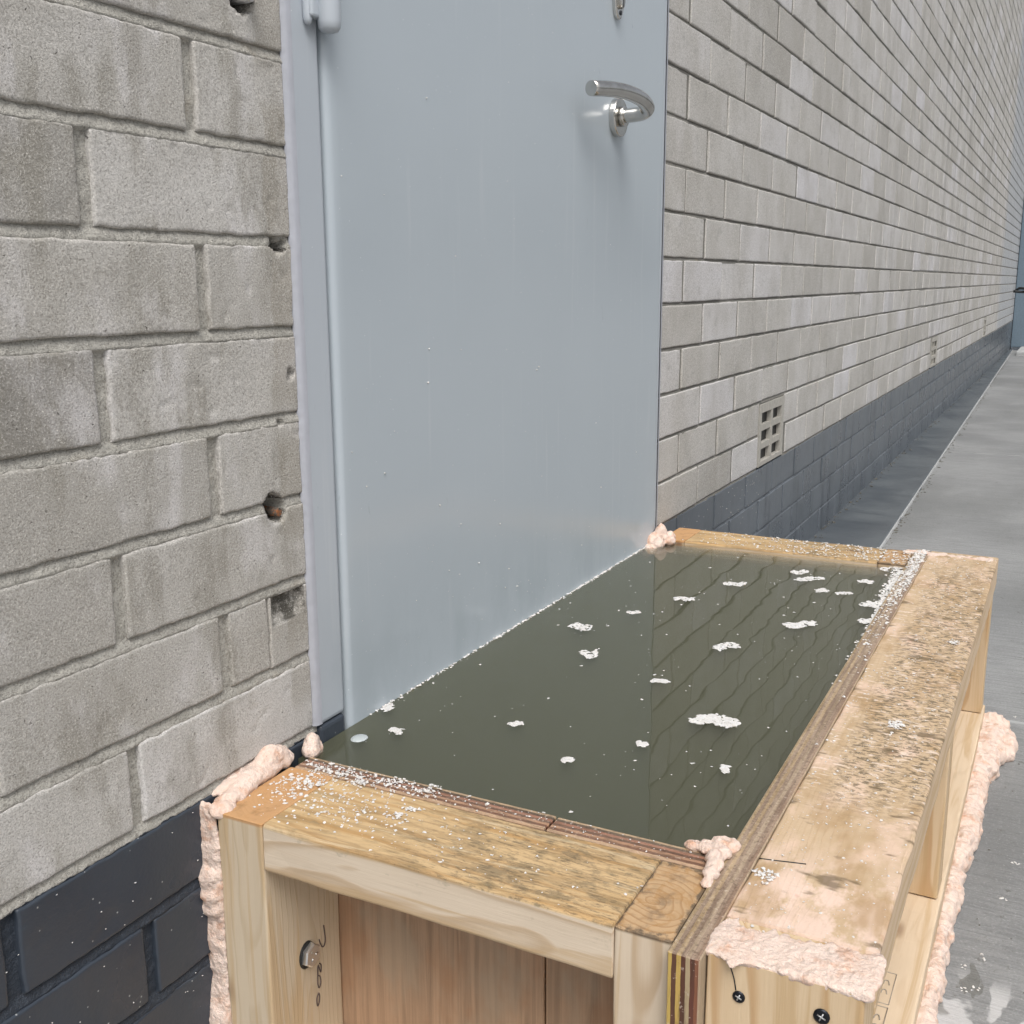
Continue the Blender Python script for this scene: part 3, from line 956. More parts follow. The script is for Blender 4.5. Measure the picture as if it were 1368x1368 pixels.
# little foam blob stuck on a joint
# ---- right wall -----------------------------------------------------------
wr = thing('masonry_wall', 'long pale concrete brick wall receding right of the door, dark painted foot and vents', 'wall', (5, 0, ZG))
X0R = 1.698
cand = []
VENTS = [(2.367, 2.592), (5.515, 5.74), (8.64, 8.865)]
for k in range(-4, 62):
    z0, z1 = k*CH+.0026+.0032, (k+1)*CH+.0032-.0026
    if k % 2:  first = 1.816
    else: first = 1.9305
    edges = [X0R-.0035]+[first+.229*n for n in range(0, 64)]
    if z0 > 1.76:     # above the door head the wall runs on to the left
        edges = [first-.229*n for n in range(4, 0, -1)]+edges[1:]
    for i in range(len(edges)-1):
        a, b = edges[i]+.0050, edges[i+1]-.0050
        if k in (0, 1):
            bad = False
            for va, vb in VENTS:
                if a < vb and b > va:
                    if va-a > .03: cand.append((a, va-.004, z0, z1, k, i))
                    if b-vb > .03: cand.append((vb+.004, b, z0, z1, k, i+100))
                    bad = True
            if bad: continue
        # occasional double stretcher / offset
        cand.append((a, b, z0, z1, k, i))
def area(c):
    ps = [photo_px((x, 0, z)) for x in (c[0], c[1]) for z in (c[2], c[3])]
    if any(p is None for p in ps): return 0
    u = [p[0] for p in ps]; v = [p[1] for p in ps]
    if max(u) < 860 or min(u) > 1368 or max(v) < 0 or min(v) > 760: return 0
    return (max(u)-min(u))*(sum(v[1::2])/2-sum(v[::2])/2)*-1
cand.sort(key=area, reverse=True)
AV, AF, AT, AM, off = [], [], [], [], 0
for n, c in enumerate(cand):
    a, b, z0, z1, k, i = c
    t = min(1, max(0, (tone_of(i, k, 3)-.5)*.72+.68))
    sd_ = k*131+i
    m = DARK if k < 0 else BRICK
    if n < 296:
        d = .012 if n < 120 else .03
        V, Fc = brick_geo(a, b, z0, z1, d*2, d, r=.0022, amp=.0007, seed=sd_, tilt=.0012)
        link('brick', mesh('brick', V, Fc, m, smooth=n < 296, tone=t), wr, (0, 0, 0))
    else:
        V, Fc = brick_lo(a, b, z0, z1, sd_)
        AV.append(V); AF += [tuple(v+off for v in f) for f in Fc]; AT += [t]*len(V); AM += [1 if k < 0 else 0]*len(Fc); off += len(V)
link('brick', mesh('brick', np.vstack(AV), AF, tone=AT, mats=[BRICK, DARK], midx=AM), wr, (0, 0, 0), kind='stuff')
# struck mortar beds as tilted strips
V, Fc, mi = [], [], []
xsm = list(np.linspace(X0R, 4, 150))+list(np.linspace(4.05, 16.4, 120))
for k in range(-4, 62):
    zc = k*CH+.0032
    xl = [x for x in xsm] if zc < 1.75 else [.766]+xsm
    rows = [(-.0042, .0014), (.0028, .0044), (.0042, .0024), (CH-.0042, .0024)]
    b0 = len(V)
    for x in xl:
        for q, (dz, y) in enumerate(rows):
            V.append((x, y+(.0009*mn.noise(Vector((x*60, k*3.7, q))) if x < 4 else 0), zc+dz+(.0007*mn.noise(Vector((x*80, k*1.7, q+9))) if x < 4 else 0)))
    for i in range(len(xl)-1):
        if any(va < (xl[i]+xl[i+1])/2 < vb for va, vb in VENTS) and k in (0, 1): continue
        for q in range(3):
            a = b0+i*4+q
            Fc.append((a, a+4, a+5, a+1)); mi.append(1 if (k < 0) else 0)
link('mortar', mesh('mortar', V, Fc, smooth=False, mats=[MORTAR_R, DARK], midx=mi), wr, (0, 0, 0), kind='stuff')
V, Fc = boxgeo(X0R, 16.4, .13, .25, -.35, 4.75)
V2, F2 = boxgeo(.766, X0R, .012, .25, 1.76, 4.75)
link('wall_core', mesh('wall_core', V+V2, Fc+[tuple(v+8 for v in f) for f in F2], BLACK), wr, (0, 0, 0))
# air bricks with six openings
VC = mat_plain('vent_concrete', (.37, .355, .32), .9, 90, .3)
for n, (va, vb) in enumerate(VENTS):
    zb, zt = .006, .147
    W = vb-va
    parts = []
    parts.append((va, vb, -.001, .12, zt-.020, zt))
    parts.append((va, vb, -.001, .12, zb, zb+.010))
    op = (zt-.020-zb-.010-2*.014)/3
    zz = zb+.010
    for q in range(2):
        zz += op
        parts.append((va+.02, vb-.02, .001, .0108, zz, zz+.014)); zz += .014
    parts.append((va, va+.020, -.0005, .0105, zb+.010, zt-.020)); parts.append((vb-.024, vb, -.0005, .0105, zb+.010, zt-.020))
    mc = (va+vb)/2
    parts.append((mc-.008, mc+.008, -.0002, .0105, zb+.010, zt-.020))
    AV, AF = [], []
    for b in parts:
        V, Fc = boxgeo(*b); o_ = len(AV); AV += V; AF += [tuple(v+o_ for v in f) for f in Fc]
    me = mesh('air_brick', AV, AF, VC)
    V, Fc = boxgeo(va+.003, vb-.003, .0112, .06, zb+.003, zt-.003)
    ab = link('air_brick', me, wr, (0, 0, 0), label='concrete vent block with six small dark openings' if n == 0 else None)
    link('vent_shade_block', mesh('vent_shade_block', V, Fc, BLACK), ab, (0, 0, 0))  # solid black block standing in for shade behind the openings

# ================================================================ DOOR
dr = thing('steel_door', 'grey blue painted steel door set flush between the brick walls', 'door', (1.24, 0, ZG))
HEAD = 1.70
def prism(name, b, mat, parent, bev=.003, seg=3, **kw):
    return bevelbox(name, b, mat, parent, bev, seg, **kw)
# leaf with a rolled left arris
def leaf():
    x0, x1, z0, z1, y0 = .8115, 1.6815, -.27, HEAD-.006, -.006
    prof = []
    r = .007
    prof.append((x0, .03)); 
    for i in range(7):
        a = math.pi/2*i/6
        prof.append((x0+r*(1-math.cos(a)), y0+r*(1-math.sin(a))))
    prof.append((x0+.016, y0)); prof.append((x0+.3, y0)); prof.append((x1-.25, y0)); prof.append((x1-.006, y0))
    for i in range(5):
        a = math.pi/2*i/4
        prof.append((x1-.004+.004*math.sin(a), y0+.004*(1-math.cos(a))))
    prof.append((x1, .03))
    zs = np.linspace(z0, z1, 40)
    V = [(x, y + (.0006*mn.noise(Vector((x*3, 0, z*3))) if y < y0+1e-6 else 0), z) for z in zs for (x, y) in prof]
    n = len(prof)
    Fc = [(j*n+i, j*n+i+1, (j+1)*n+i+1, (j+1)*n+i) for j in range(len(zs)-1) for i in range(n-1)]
    Fc.append(tuple((len(zs)-1)*n+i for i in range(n)))
    return mesh('door_leaf', V, Fc, DOOR, smooth=True)
lf = link('door_leaf', leaf(), dr, (0, 0, 0))
fr = thing('door_frame', None, None)
fr.parent = dr; fr.location = Vector((0, 0, 0))-dr.location
def frame_member(x0, x1, name, y0=-.0035, bev=.005):
    # upper painted grey, foot painted dark, split a little ragged
    prism(name, (x0, x1, y0, .05, .002, HEAD+.04), FRAME, fr, bev, 3)
    prism('painted_foot', (x0+.0003, x1-.0003, y0-.0006, .05, -.28, .002), DARK, fr, bev, 3)
frame_member(.7665, .8075, 'jamb')
prism('rebate', (.8075, .8117, .012, .05, -.27, HEAD), FRAME, fr, 0)
frame_member(1.6845, 1.6965, 'jamb', y0=-.003, bev=.003)
prism('head', (.7665, 1.6965, -.0035, .05, HEAD+.0405, HEAD+.09), FRAME, fr, .004, 2)
prism('rebate', (1.6813, 1.6848, -.0015, .05, -.27, HEAD), FRAME, fr, 0)
# ragged sealant between jamb and masonry
def seal(x_in, x_out, seed, name='sealant_bead'):
    zs = np.linspace(.004, HEAD, 620)
    V = []
    for z in zs:
        e = (x_out-x_in)
        k = z/CH
        f = abs(k-round(k))*2
        bulge = 1.0+.07*mn.noise(Vector((0, seed, z*38)))+.07*mn.noise(Vector((0, seed, z*190)))
        bulge += .22*(f < .10)*mn.noise(Vector((9, seed, z*40)))
        V += [(x_in, -.0042, z), (x_in+e*.45, -.0038+.0005*mn.noise(Vector((3, seed, z*60))), z), (x_in+e*.85*bulge, -.0024, z), (x_in+e*bulge, .0022, z)]
    Fc = [(j*4+i, j*4+i+1, (j+1)*4+i+1, (j+1)*4+i) for j in range(len(zs)-1) for i in range(3)]
    link(name, mesh(name, V, Fc, SEAL, smooth=True), dr, (0, 0, 0))
seal(.7695, .7605, 1)
seal(1.6945, 1.7060, 7)
# hinge
hg = thing('hinge', None, None); hg.parent = dr; hg.location = Vector((0, 0, 0))-dr.location
def barrel(x, y, r, z0, z1, name, par):
    pts = [(x, y, z0), (x, y, z0+.0012), (x, y, z0+.004), (x, y, z0+.009)]+[(x, y, z0+.009+(z1-z0-.012)*i/4) for i in range(1, 5)]+[(x, y, z1)]
    rs = [r*.35, r*.72, r*.93, r]+[r]*4+[r*.8]
    return tube(name, pts, rs, FRAME, par, 24)
for (zb, zt) in ((.625, .735), (1.45, 1.56)):
    h_ = hg if zb < 1 else None
    if h_ is None:
        h_ = thing('hinge', None, None); h_.parent = dr; h_.location = Vector((0, 0, 0))-dr.location
    barrel(.8045, -.0175, .0102, zb, zt, 'barrel', h_)
    barrel(.7885, -.0070, .0042, zb+.005, zt, 'pin', h_)
    prism('hinge_plate', (.786, .8060, -.014, -.0045, zb+.011, zt-.004), FRAME, h_, .002, 2)
# lever handle
lv = thing('lever_handle', None, None); lv.parent = dr; lv.location = Vector((0, 0, 0))-dr.location
def disc(name, c, r, y0, y1, mat, par, seg=40, sx=1.0, sz=1.0):
    V, Fc = [], []
    prof = [(r*.985, y0), (r, y0-(y0-y1)*.15), (r, y1+.0018), (r*.97, y1+.0006), (r*.92, y1), (0.0, y1)]
    for (rr, y) in prof[:-1]:
        for k in range(seg):
            a = 2*math.pi*k/seg
            V.append((c[0]+rr*math.cos(a)*sx, y, c[2]+rr*math.sin(a)*sz))
    for i in range(len(prof)-2):
        for k in range(seg):
            q = (k+1) % seg
            Fc.append((i*seg+k, (i+1)*seg+k, (i+1)*seg+q, i*seg+q))
    Fc.append(tuple((len(prof)-2)*seg+k for k in range(seg)))
    me = mesh(name, V, Fc, mat)
    bm = bmesh.new(); bm.from_mesh(me); bmesh.ops.recalc_face_normals(bm, faces=bm.faces); bm.to_mesh(me); bm.free()
    return link(name, me, par, (0, 0, 0))
disc('rose', (1.482, 0, .641), .0262, -.006, -.0155, STEEL, lv)
HP = spline([(1.481, -.006, .642), (1.481, -.028, .6425), (1.481, -.046, .6440), (1.473, -.057, .6490), (1.448, -.0585, .6560), (1.415, -.054, .6600), (1.375, -.046, .6600), (1.330, -.034, .6560)], 6)
tube('lever', HP, [.0098]*len(HP[:-1])+[.0094], STEEL, lv, 24)
tube('collar', [(1.481, -.0155, .6417), (1.481, -.022, .642), (1.481, -.0225, .642)], [.0135, .0135, .012], STEEL, lv, 24)
# lock escutcheon
lk = thing('lock_escutcheon', None, None); lk.parent = dr; lk.location = Vector((0, 0, 0))-dr.location
disc('escutcheon_plate', (1.478, 0, .802), .0165, -.006, -.0125, STEEL, lk, 40, 1.0, 2.05)
disc('lock_cylinder', (1.478, 0, .802), .0086, -.0122, -.0175, STEEL, lk, 28, 1.0, 2.4)
V, Fc = boxgeo(1.4772, 1.4788, -.0180, -.0172, .783, .820)
link('key_slot', mesh('key_slot', V, Fc, BLACK), lk, (0, 0, 0))
tube('fixing_screw', [(1.4795, -.012, .7770), (1.4795, -.0136, .7770)], .0032, SCREW, lk, 12)
prism('sill', (.7665, 1.6965, -.03, .05, ZG-.02, -.271), STEEL, dr, .002, 1)
V, Fc = boxgeo(.768, 1.695, .052, .25, -.3, HEAD+.09)
link('door_core', mesh('door_core', V, Fc, FRAME), dr, (0, 0, 0))

# ================================================================ TIMBER FLOOD BOX
bx = thing('timber_flood_box', 'raw pine and plywood box full of murky water, foamed against the door', 'wooden box', (1.18, -.27, ZGN))
ZB = ZGN+.002
VERT = (0, -math.pi/2, 0)          # grain up; local X -> +Z, local Z -> -X
ALY = (0, 0, math.pi/2)            # grain along y
# outer near-left post (45 wide in y, 95 in x)
def post(x0, x1, y0, y1, mat, seed, top=0.0, label=None, zb=ZB):
    L = top-zb
    return board('post', L, y1-y0, x1-x0, mat, bx, ((x0+x1)/2, (y0+y1)/2, (top+zb)/2), VERT, .0022, .0006, seed, label)
pl = post(.5955, .6895, -.0765, -.030, PINE_POST, 1, .0, 'post against the wall with bolt head and wet orange end grain')
post(.5955, .6895, -.4140, -.3740, PINE_POST2, 2, -.0008, 'corner post with a knot in its sawn top')
board('rail', .2965, .094, .0405, PINE_RAIL, bx, (.6425, -.2253, -.0205), ALY, .0028, .0010, 3, 'short near top rail, damp and mould stained on top')
board('rail', .2965, .094, .0405, PINE_PLATE, bx, (.6425, -.2253, ZB+.0205), ALY, .0025, .0008, 4)
# near plywood panel: two sheets with a seam
bevelbox('plywood_panel', (.6905, .7140, -.2770, -.0330, ZB, -.0006), PLY_NEAR, bx, .0008, 1)
bevelbox('plywood_panel', (.6907, .7138, -.4135, -.2785, ZB, -.0010), PLY_NEAR, bx, .0008, 1)
# long side plywood
bevelbox('plywood_panel', (.5840, 1.7560, -.4365, -.4150, ZB, .0004), PLY_SIDE, bx, .0008, 1, label='long plywood side with layered yellow and brown edge')
# outer frame of the long side
yc = -.4862; WD = .0950
board('stud', -ZB-.0005, .0970, .0445, PINE_STUD, bx, (.5955+.02225, yc+.0005, (ZB-.0005)/2), VERT, .0022, .0008, 11, 'near end stud with black screws and foam smeared over its top')
board('stud', -.0455-ZB-.0455, .0930, .0440, PINE_STUD, bx, (1.160, yc+.001, (-.0455+ZB+.0455)/2), VERT, .002, .0006, 12)
board('stud', -.0455-ZB-.0455, .0930, .0440, PINE_STUD, bx, (1.7330, yc+.001, (-.0455+ZB+.0455)/2), VERT, .002, .0006, 13)
board('top_rail', 1.7560-.6410, .0985, .0440, PINE_LONG, bx, ((1.7560+.6410)/2, yc+.0005, -.0222), (0, 0, 0), .0030, .0014, 14, 'long top rail, rough with mould specks and foam residue', nseg=90)
board('bottom_plate', 1.7550-.6410, .0980, .0440, PINE_PLATE, bx, ((1.7550+.6410)/2, yc-.0002, ZB+.0222), (0, 0, 0), .0025, .0010, 15, 'bottom plate carrying a faded grade stamp', nseg=60)
# far end
post(1.6455, 1.7400, -.0700, -.0300, PINE_POST, 5, .0)
post(1.6455, 1.7400, -.4140, -.3740, PINE_POST2, 6, .0)
board('rail', .3030, .0940, .0420, PINE_RAIL, bx, (1.6930, -.2220, -.0212), ALY, .0025, .0010, 7)
board('rail', .3030, .0940, .0420, PINE_PLATE, bx, (1.6930, -.2220, ZB+.0212), ALY, .0025, .0010, 8)
bevelbox('plywood_panel', (1.6320, 1.6450, -.4140, -.0150, ZB, -.0180), PLY_FAR, bx, .0006, 1)
# base sheet under the water
bevelbox('base_board', (.7145, 1.6315, -.4140, -.0075, ZB, ZB+.010), PLY_FAR, bx, 0, 1)

# bolt in the side of the wall post (faces -y)
bo = thing('hex_bolt', None, None); bo.parent = bx; bo.location = Vector((0, 0, 0))-bx.location
def hexhead(c, r, y0, y1, par):
    V, Fc = [], []
    for (rr, y) in ((r, y0), (r, y1+.0012), (r*.88, y1)):
        for k in range(6):
            a = math.pi/3*k+.35
            V.append((c[0]+rr*math.cos(a), y, c[1]+rr*math.sin(a)))
    for i in range(2):
        for k in range(6):
            q = (k+1) % 6
            Fc.append((i*6+k, (i+1)*6+k, (i+1)*6+q, i*6+q))
    Fc.append(tuple(12+k for k in range(6)))
    me = mesh('bolt_head', V, Fc, ZINC)
    bm = bmesh.new(); bm.from_mesh(me); bmesh.ops.recalc_face_normals(bm, faces=bm.faces); bm.to_mesh(me); bm.free()
    return link('bolt_head', me, par, (0, 0, 0))
bc = (.6450, -.1440)
disc('bolt_recess', (bc[0]-.0030, 0, bc[1]+.0010), .0125, -.0768, -.0772, BLACK, bo, 20, .8, 1.0)
hexhead(bc, .0108, -.0772, -.0818, bo)
# raised head marks
for k in range(3):
    a = 2*math.pi*k/3
    p = (bc[0]+.0055*math.cos(a), -.0820, bc[1]+.0055*math.sin(a)); q = (bc[0]+.0022*math.cos(a), -.0820, bc[1]+.0022*math.sin(a))
    tube('head_mark', [q, p], .0005, STEEL, bo, 6)
# handwritten marks below and beside the bolt
yP = -.0770
def mark(pts, par, name='pencil_mark', r=.00055, y=yP):
    tube(name, spline([(a, y, b) for a, b in pts], 5), r, PENCIL, par, 6)
mark([(.6660, -.1290), (.6668, -.1360), (.6672, -.1440), (.6655, -.1480), (.6625, -.1475), (.6600, -.1420), (.6590, -.1385)], bx)
mark([(.6580, -.1610), (.6600, -.1640), (.6590, -.1700), (.6560, -.1620), (.6550, -.1700), (.6545, -.1790), (.6560, -.1835), (.6585, -.1800), (.6580, -.1740), (.6560, -.1715)], bx)
mark([(.6550, -.1880), (.6525, -.1910), (.6520, -.1960), (.6530, -.1995), (.6550, -.1970), (.6560, -.1915), (.6550, -.1880)], bx)
# screws and the crack above one in the near end stud
def screw(y, z, r):
    s_ = thing('screw', None, None); s_.parent = bx; s_.location = Vector((0, 0, 0))-bx.location
    tube('screw_head', [(.5975, y, z), (.5945, y, z), (.5942, y, z)], [r, r, r*.7], SCREW, s_, 14)
    for a in (.4, 1.97):
        p = Vector((.5940, y+r*.55*math.cos(a), z+r*.55*math.sin(a))); q = Vector((.5940, y-r*.55*math.cos(a), z-r*.55*math.sin(a)))
        tube('cross_slot', [p, q], .0005, ZINC, s_, 5)
screw(-.4590, -.0250, .0040)
screw(-.5100, -.0215, .0050)
tube('crack', spline([(.5952, -.4530, -.006), (.5950, -.4555, -.013), (.5950, -.4570, -.021)], 4), .00045, BLACK, bx, 5)
tube('crack', spline([(.7215, -.4375, .0002), (.7235, -.4480, .0003), (.7260, -.4580, .0003), (.7290, -.4700, .0002)], 4), .0005, BLACK, bx, 5)
# grade stamp on the bottom plate
zs_ = ZB+.0446
def sline(a, b, r=.00045):
    tube('stamp_line', [(a[0], a[1], zs_), (b[0], b[1], zs_)], r, STAMP, stp, 5)
stp = thing('grade_stamp', None, None); stp.parent = bx; stp.location = Vector((0, 0, 0))-bx.location
for xa, xb in ((.800, .872), (.884, .930), (.935, .985)):
    ya, yb = -.512, -.495
    sline((xa, ya), (xb, ya)); sline((xa, yb), (xb, yb)); sline((xa, ya), (xa, yb)); sline((xb, ya), (xb, yb))
for xx in (.812, .824, .842, .856, .896, .910, .950, .965):
    tube('stamp_line', spline([(xx, -.508, zs_), (xx+.006, -.5065, zs_), (xx+.0055, -.5035, zs_), (xx, -.5025, zs_), (xx+.006, -.4995, zs_)], 3), .0006, STAMP, stp, 5)

# ================================================================ FOAM
def foam(name, blobs, parent, amp=.0022, freq=90, vox=.0022, seed=1, label=None, squash=None):
    bm = bmesh.new()
    for (c, r) in blobs:
        ret = bmesh.ops.create_icosphere(bm, subdivisions=2, radius=1.0)
        rr = r if isinstance(r, tuple) else (r, r, r)
        for v in ret['verts']:
            v.co = Vector((c[0]+v.co.x*rr[0], c[1]+v.co.y*rr[1], c[2]+v.co.z*rr[2]))
    me = bpy.data.meshes.new(name); bm.to_mesh(me); bm.free()
    o = bpy.data.objects.new(name, me); COL.objects.link(o)
    md = o.modifiers.new('r', 'REMESH'); md.mode = 'VOXEL'; md.voxel_size = vox
    sm_ = o.modifiers.new('s', 'SMOOTH'); sm_.iterations = 6
    dg = bpy.context.evaluated_depsgraph_get()
    me2 = bpy.data.meshes.new_from_object(o.evaluated_get(dg))
    bpy.data.objects.remove(o)
    n = len(me2.vertices)
    co = np.empty(n*3); me2.vertices.foreach_get('co', co); co = co.reshape(-1, 3)
    no = np.empty(n*3); me2.vertices.foreach_get('normal', no); no = no.reshape(-1, 3)
    d = fbm(co[:, 0]*freq, co[:, 1]*freq, co[:, 2]*freq, seed, 3)
    d = np.abs(d)*-1.6+.4 + .8*fbm(co[:, 0]*freq*.35, co[:, 1]*freq*.35, co[:, 2]*freq*.35, seed+7, 2) + .35*vn(co[:, 0]*freq*4, co[:, 1]*freq*4, co[:, 2]*freq*4, seed+9)
    co = co + no*(d*amp)[:, None]
    me2.vertices.foreach_set('co', co.ravel()); me2.update()
    me2.materials.clear(); me2.materials.append(FOAM)
    me2.polygons.foreach_set('use_smooth', np.ones(len(me2.polygons), dtype=bool))
    me2.name = name
    return link(name, me2, parent, (0, 0, 0), label=label)
# top of the wall post
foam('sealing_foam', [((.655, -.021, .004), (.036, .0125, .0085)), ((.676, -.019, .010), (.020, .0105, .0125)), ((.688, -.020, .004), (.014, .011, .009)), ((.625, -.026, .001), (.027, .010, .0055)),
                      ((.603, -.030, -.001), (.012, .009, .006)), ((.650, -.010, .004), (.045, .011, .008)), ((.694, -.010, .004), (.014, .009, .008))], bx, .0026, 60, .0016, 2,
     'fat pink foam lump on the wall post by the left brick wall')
foam('sealing_foam', [((.718, -.029, .002), (.009, .010, .008)), ((.725, -.026, .0075), (.0085, .008, .0085)), ((.733, -.022, -.002), (.008, .009, .009))], bx, .0020, 85, .0014, 5)
# down the wall joint by the post
bl = []
r_ = random.Random(3)
z = -.004
while z > -.275:
    wdt = .0034+.0022*abs(mn.noise(Vector((0, 0, z*30))))
    if -.088 < z < -.058: wdt = .0085
    if z < -.165: wdt = .0048+.009*min(1, (-.165-z)/.06)
    bl.append(((.5975-wdt*.15+r_.uniform(-.0006, .0006), -.0185, z), (wdt*(.95+.1*r_.random()), .0125+.001*r_.random(), .011)))
    z -= .0055
foam('sealing_foam', bl, bx, .0020, 85, .0018, 7)
# far left corner
foam('sealing_foam', [((1.640, -.032, .012), (.012, .010, .016)), ((1.652, -.045, .004), (.009, .008, .009)), ((1.636, -.050, .001), (.012, .010, .008)),
                      ((1.616, -.036, -.002), (.013, .011, .011)), ((1.604, -.026, -.010), (.012, .012, .010)), ((1.650, -.022, .000), (.03, .012, .010)), ((1.628, -.022, .003), (.02, .012, .010))], bx, .0022, 75, .0020, 9)
# near right corner over plywood joint
foam('sealing_foam', [((.716, -.401, .0020), (.010, .009, .0042)), ((.722, -.408, .0025), (.010, .009, .0048)), ((.726, -.415, .002), (.008, .007, .0040)), ((.712, -.412, .0030), (.008, .008, .0045)), ((.702, -.410, .0035), (.008, .007, .005)),
                      ((.693, -.413, .0030), (.008, .007, .005)), ((.683, -.413, .0025), (.008, .006, .0042)), ((.672, -.4135, .001), (.008, .004, .003)), ((.716, -.3905, .001), (.006, .009, .004))], bx, .0019, 110, .0012, 12,
     'twisted pale foam squeezed out of the plywood corner')
# smear across the near end of the long rail
bl = []
r_ = random.Random(5)
for i in range(46):
    y = -.440-.096*i/45
    x = .612+.010*mn.noise(Vector((y*45, 0, 0)))+.003*r_.uniform(-1, 1)+.006*i/45
    bl.append(((x+.003*r_.random(), y, .0004), (.015+.010*r_.random(), .006, .0013+.0006*r_.random())))
    if i % 2 == 0: bl.append(((.5985, y, -.0015-.002*abs(mn.noise(Vector((y*80, 3, 0))))), (.0035, .006, .0032)))
foam('sealing_foam', bl, bx, .0010, 150, .0010, 15, 'flat pink foam smeared over the near end of the long rail')
foam('sealing_foam', [((1.736+.004*r_.uniform(-1, 1), -.405-.013*i, -.0024), (.017, .010, .0036)) for i in range(10)], bx, .0014, 110, .0018, 19)
# bead along the ground outside the bottom plate
bl = []
x = .60
while x < 1.755:
    wd = .010+.006*abs(mn.noise(Vector((x*7, 1, 0))))+.004*mn.noise(Vector((x*30, 5, 0)))
    if x > 1.28: wd += .006*min(1, (x-1.28)/.15)
    if x > 1.55: wd += .010*min(1, (x-1.55)/.08)
    bl.append(((x, -.5360-wd*.35, ZGN+.006+wd*.25), (.014, wd*(.85+.3*r_.random()), .010+wd*.45*(.7+.6*r_.random()))))
    x += .008
bl += [((1.718, -.566, ZGN+.010), (.022, .017, .015)), ((1.695, -.574, ZGN+.010), (.020, .013, .014)), ((1.668, -.572, ZGN+.008), (.020, .013, .012))]
foam('sealing_foam', bl, bx, .0048, 55, .0024, 21, 'lumpy pink foam bead on the ground along the long side')

# ================================================================ WATER
bx.scale = (KB, KB, KB)
bx.location = CAM + (bx.location-CAM)*KB
V, Fc = boxgeo(.7290, 1.6780, -.4135, -.0062, ZG+.010, -.0145)
wat = link('water', mesh('water', V, Fc, WATER), kind='structure')
ZW = -.0145

# ================================================================ CRUMBS
PH = (1+5**.5)/2
ICO = np.array([(-1, PH, 0), (1, PH, 0), (-1, -PH, 0), (1, -PH, 0), (0, -1, PH), (0, 1, PH), (0, -1, -PH), (0, 1, -PH), (PH, 0, -1), (PH, 0, 1), (-PH, 0, -1), (-PH, 0, 1)])/1.9
ICF = [(0, 11, 5), (0, 5, 1), (0, 1, 7), (0, 7, 10), (0, 10, 11), (1, 5, 9), (5, 11, 4), (11, 10, 2), (10, 7, 6), (7, 1, 8), (3, 9, 4), (3, 4, 2), (3, 2, 6), (3, 6, 8), (3, 8, 9), (4, 9, 5), (2, 4, 11), (6, 2, 10), (8, 6, 7), (9, 8, 1)]
def crumbs(name, pts, mat=CRUMB, parent=None, **kw):
    AV, AF = [], []
    for i, (p, s) in enumerate(pts):
        s3 = s if isinstance(s, (tuple, list)) else (s, s, s*.8)
        J = ICO*(1+rng.uniform(-.6, .55, (12, 1)))
        J[:, 0] *= rng.uniform(.8, 1.6); J[:, 2] *= rng.uniform(.35, 1.0)
        a = rng.uniform(0, 6.28); ca, sa = math.cos(a), math.sin(a)
        Xr = J[:, 0]*ca-J[:, 1]*sa; Yr = J[:, 0]*sa+J[:, 1]*ca
        AV.append(np.stack([Xr*s3[0]+p[0], Yr*s3[1]+p[1], J[:, 2]*s3[2]+p[2]], 1))
        AF += [(f[0]+12*i, f[1]+12*i, f[2]+12*i) for f in ICF]
    me = mesh(name, np.vstack(AV), AF, mat)
    return link(name, me, parent, (0, 0, 0), **kw)
def unproj_z(u, v, z):
    x = (u-684)/1435.95; y = -(v-684)/1435.95
    d = F+R2*x+U2*y
    t = (z-CAM.z)/d.z
    return CAM+d*t
def unproj_y(u, v, y0):
    x = (u-684)/1435.95; y = -(v-684)/1435.95
    d = F+R2*x+U2*y
    t = (y0-CAM.y)/d.y
    return CAM+d*t

# floating clumps: real positions on the water surface, one object each (x, y, length, width, angle)
CL = [(914, 800, 28, 7), (982, 780, 31, 7), (1068, 764, 24, 6), (1081, 773, 40, 7), (1098, 789, 18, 6), (1129, 793, 24, 5), (1157, 777, 24, 6), (1172, 808, 46, 9),
      (1157, 829, 22, 8), (1068, 834, 44, 10), (971, 863, 36, 11), (880, 910, 25, 6), (958, 963, 68, 17), (776, 837, 30, 11), (788, 873, 25, 12), (847, 818, 18, 4),
      (690, 967, 20, 6), (757, 1015, 15, 7), (857, 994, 14, 9), (530, 976, 17, 9), (968, 1027, 9, 11), (516, 944, 18, 12), (1196, 757, 40, 13), (1165, 745, 44, 7)]
LBL = ['white foam clump floating just right of the reflected door edge',
       'flat foam clump near the far rail, second from the pink corner foam',
       'short foam clump directly in front of the far rail middle, upper of two',
       'diagonal foam clump below the far rail, the longest near that rail',
       'small round foam clump just right of the diagonal one near the far rail',
       'thin foam clump halfway between the diagonal clump and the far right corner',
       'foam clump close under the far right corner, well clear of the wood',
       'long foam clump trailing from the long plywood side into the water',
       'foam clump touching the long plywood side, second from the far corner',
       'long low foam clump centred in the right half of the far water',
       'broad foam clump in the middle of the brick wall reflection',
       'small foam clump straddling the reflected door edge halfway down',
       'largest white foam clump, long and flat, floating nearest the box corner',
       'foam clump on the door reflection, upper of a close pair',
       'foam clump on the door reflection, lower of a close pair',
       'very thin foam streak between the door reflection pair and the reflected brick wall',
       'foam clump in the dark open water left of centre',
       'small foam clump nearest the front plywood edge in open water',
       'compact foam clump left of the largest one, on the reflected door edge line',
       'foam clump nearest the hinge corner of the water',
       'small upright foam clump below the largest floating clump',
       'foam clump stuck at the waterline low on the door, hinge side',
       'thick white foam clump lodged in the far right water corner',
       'foam streak lying against the right end of the far rail']
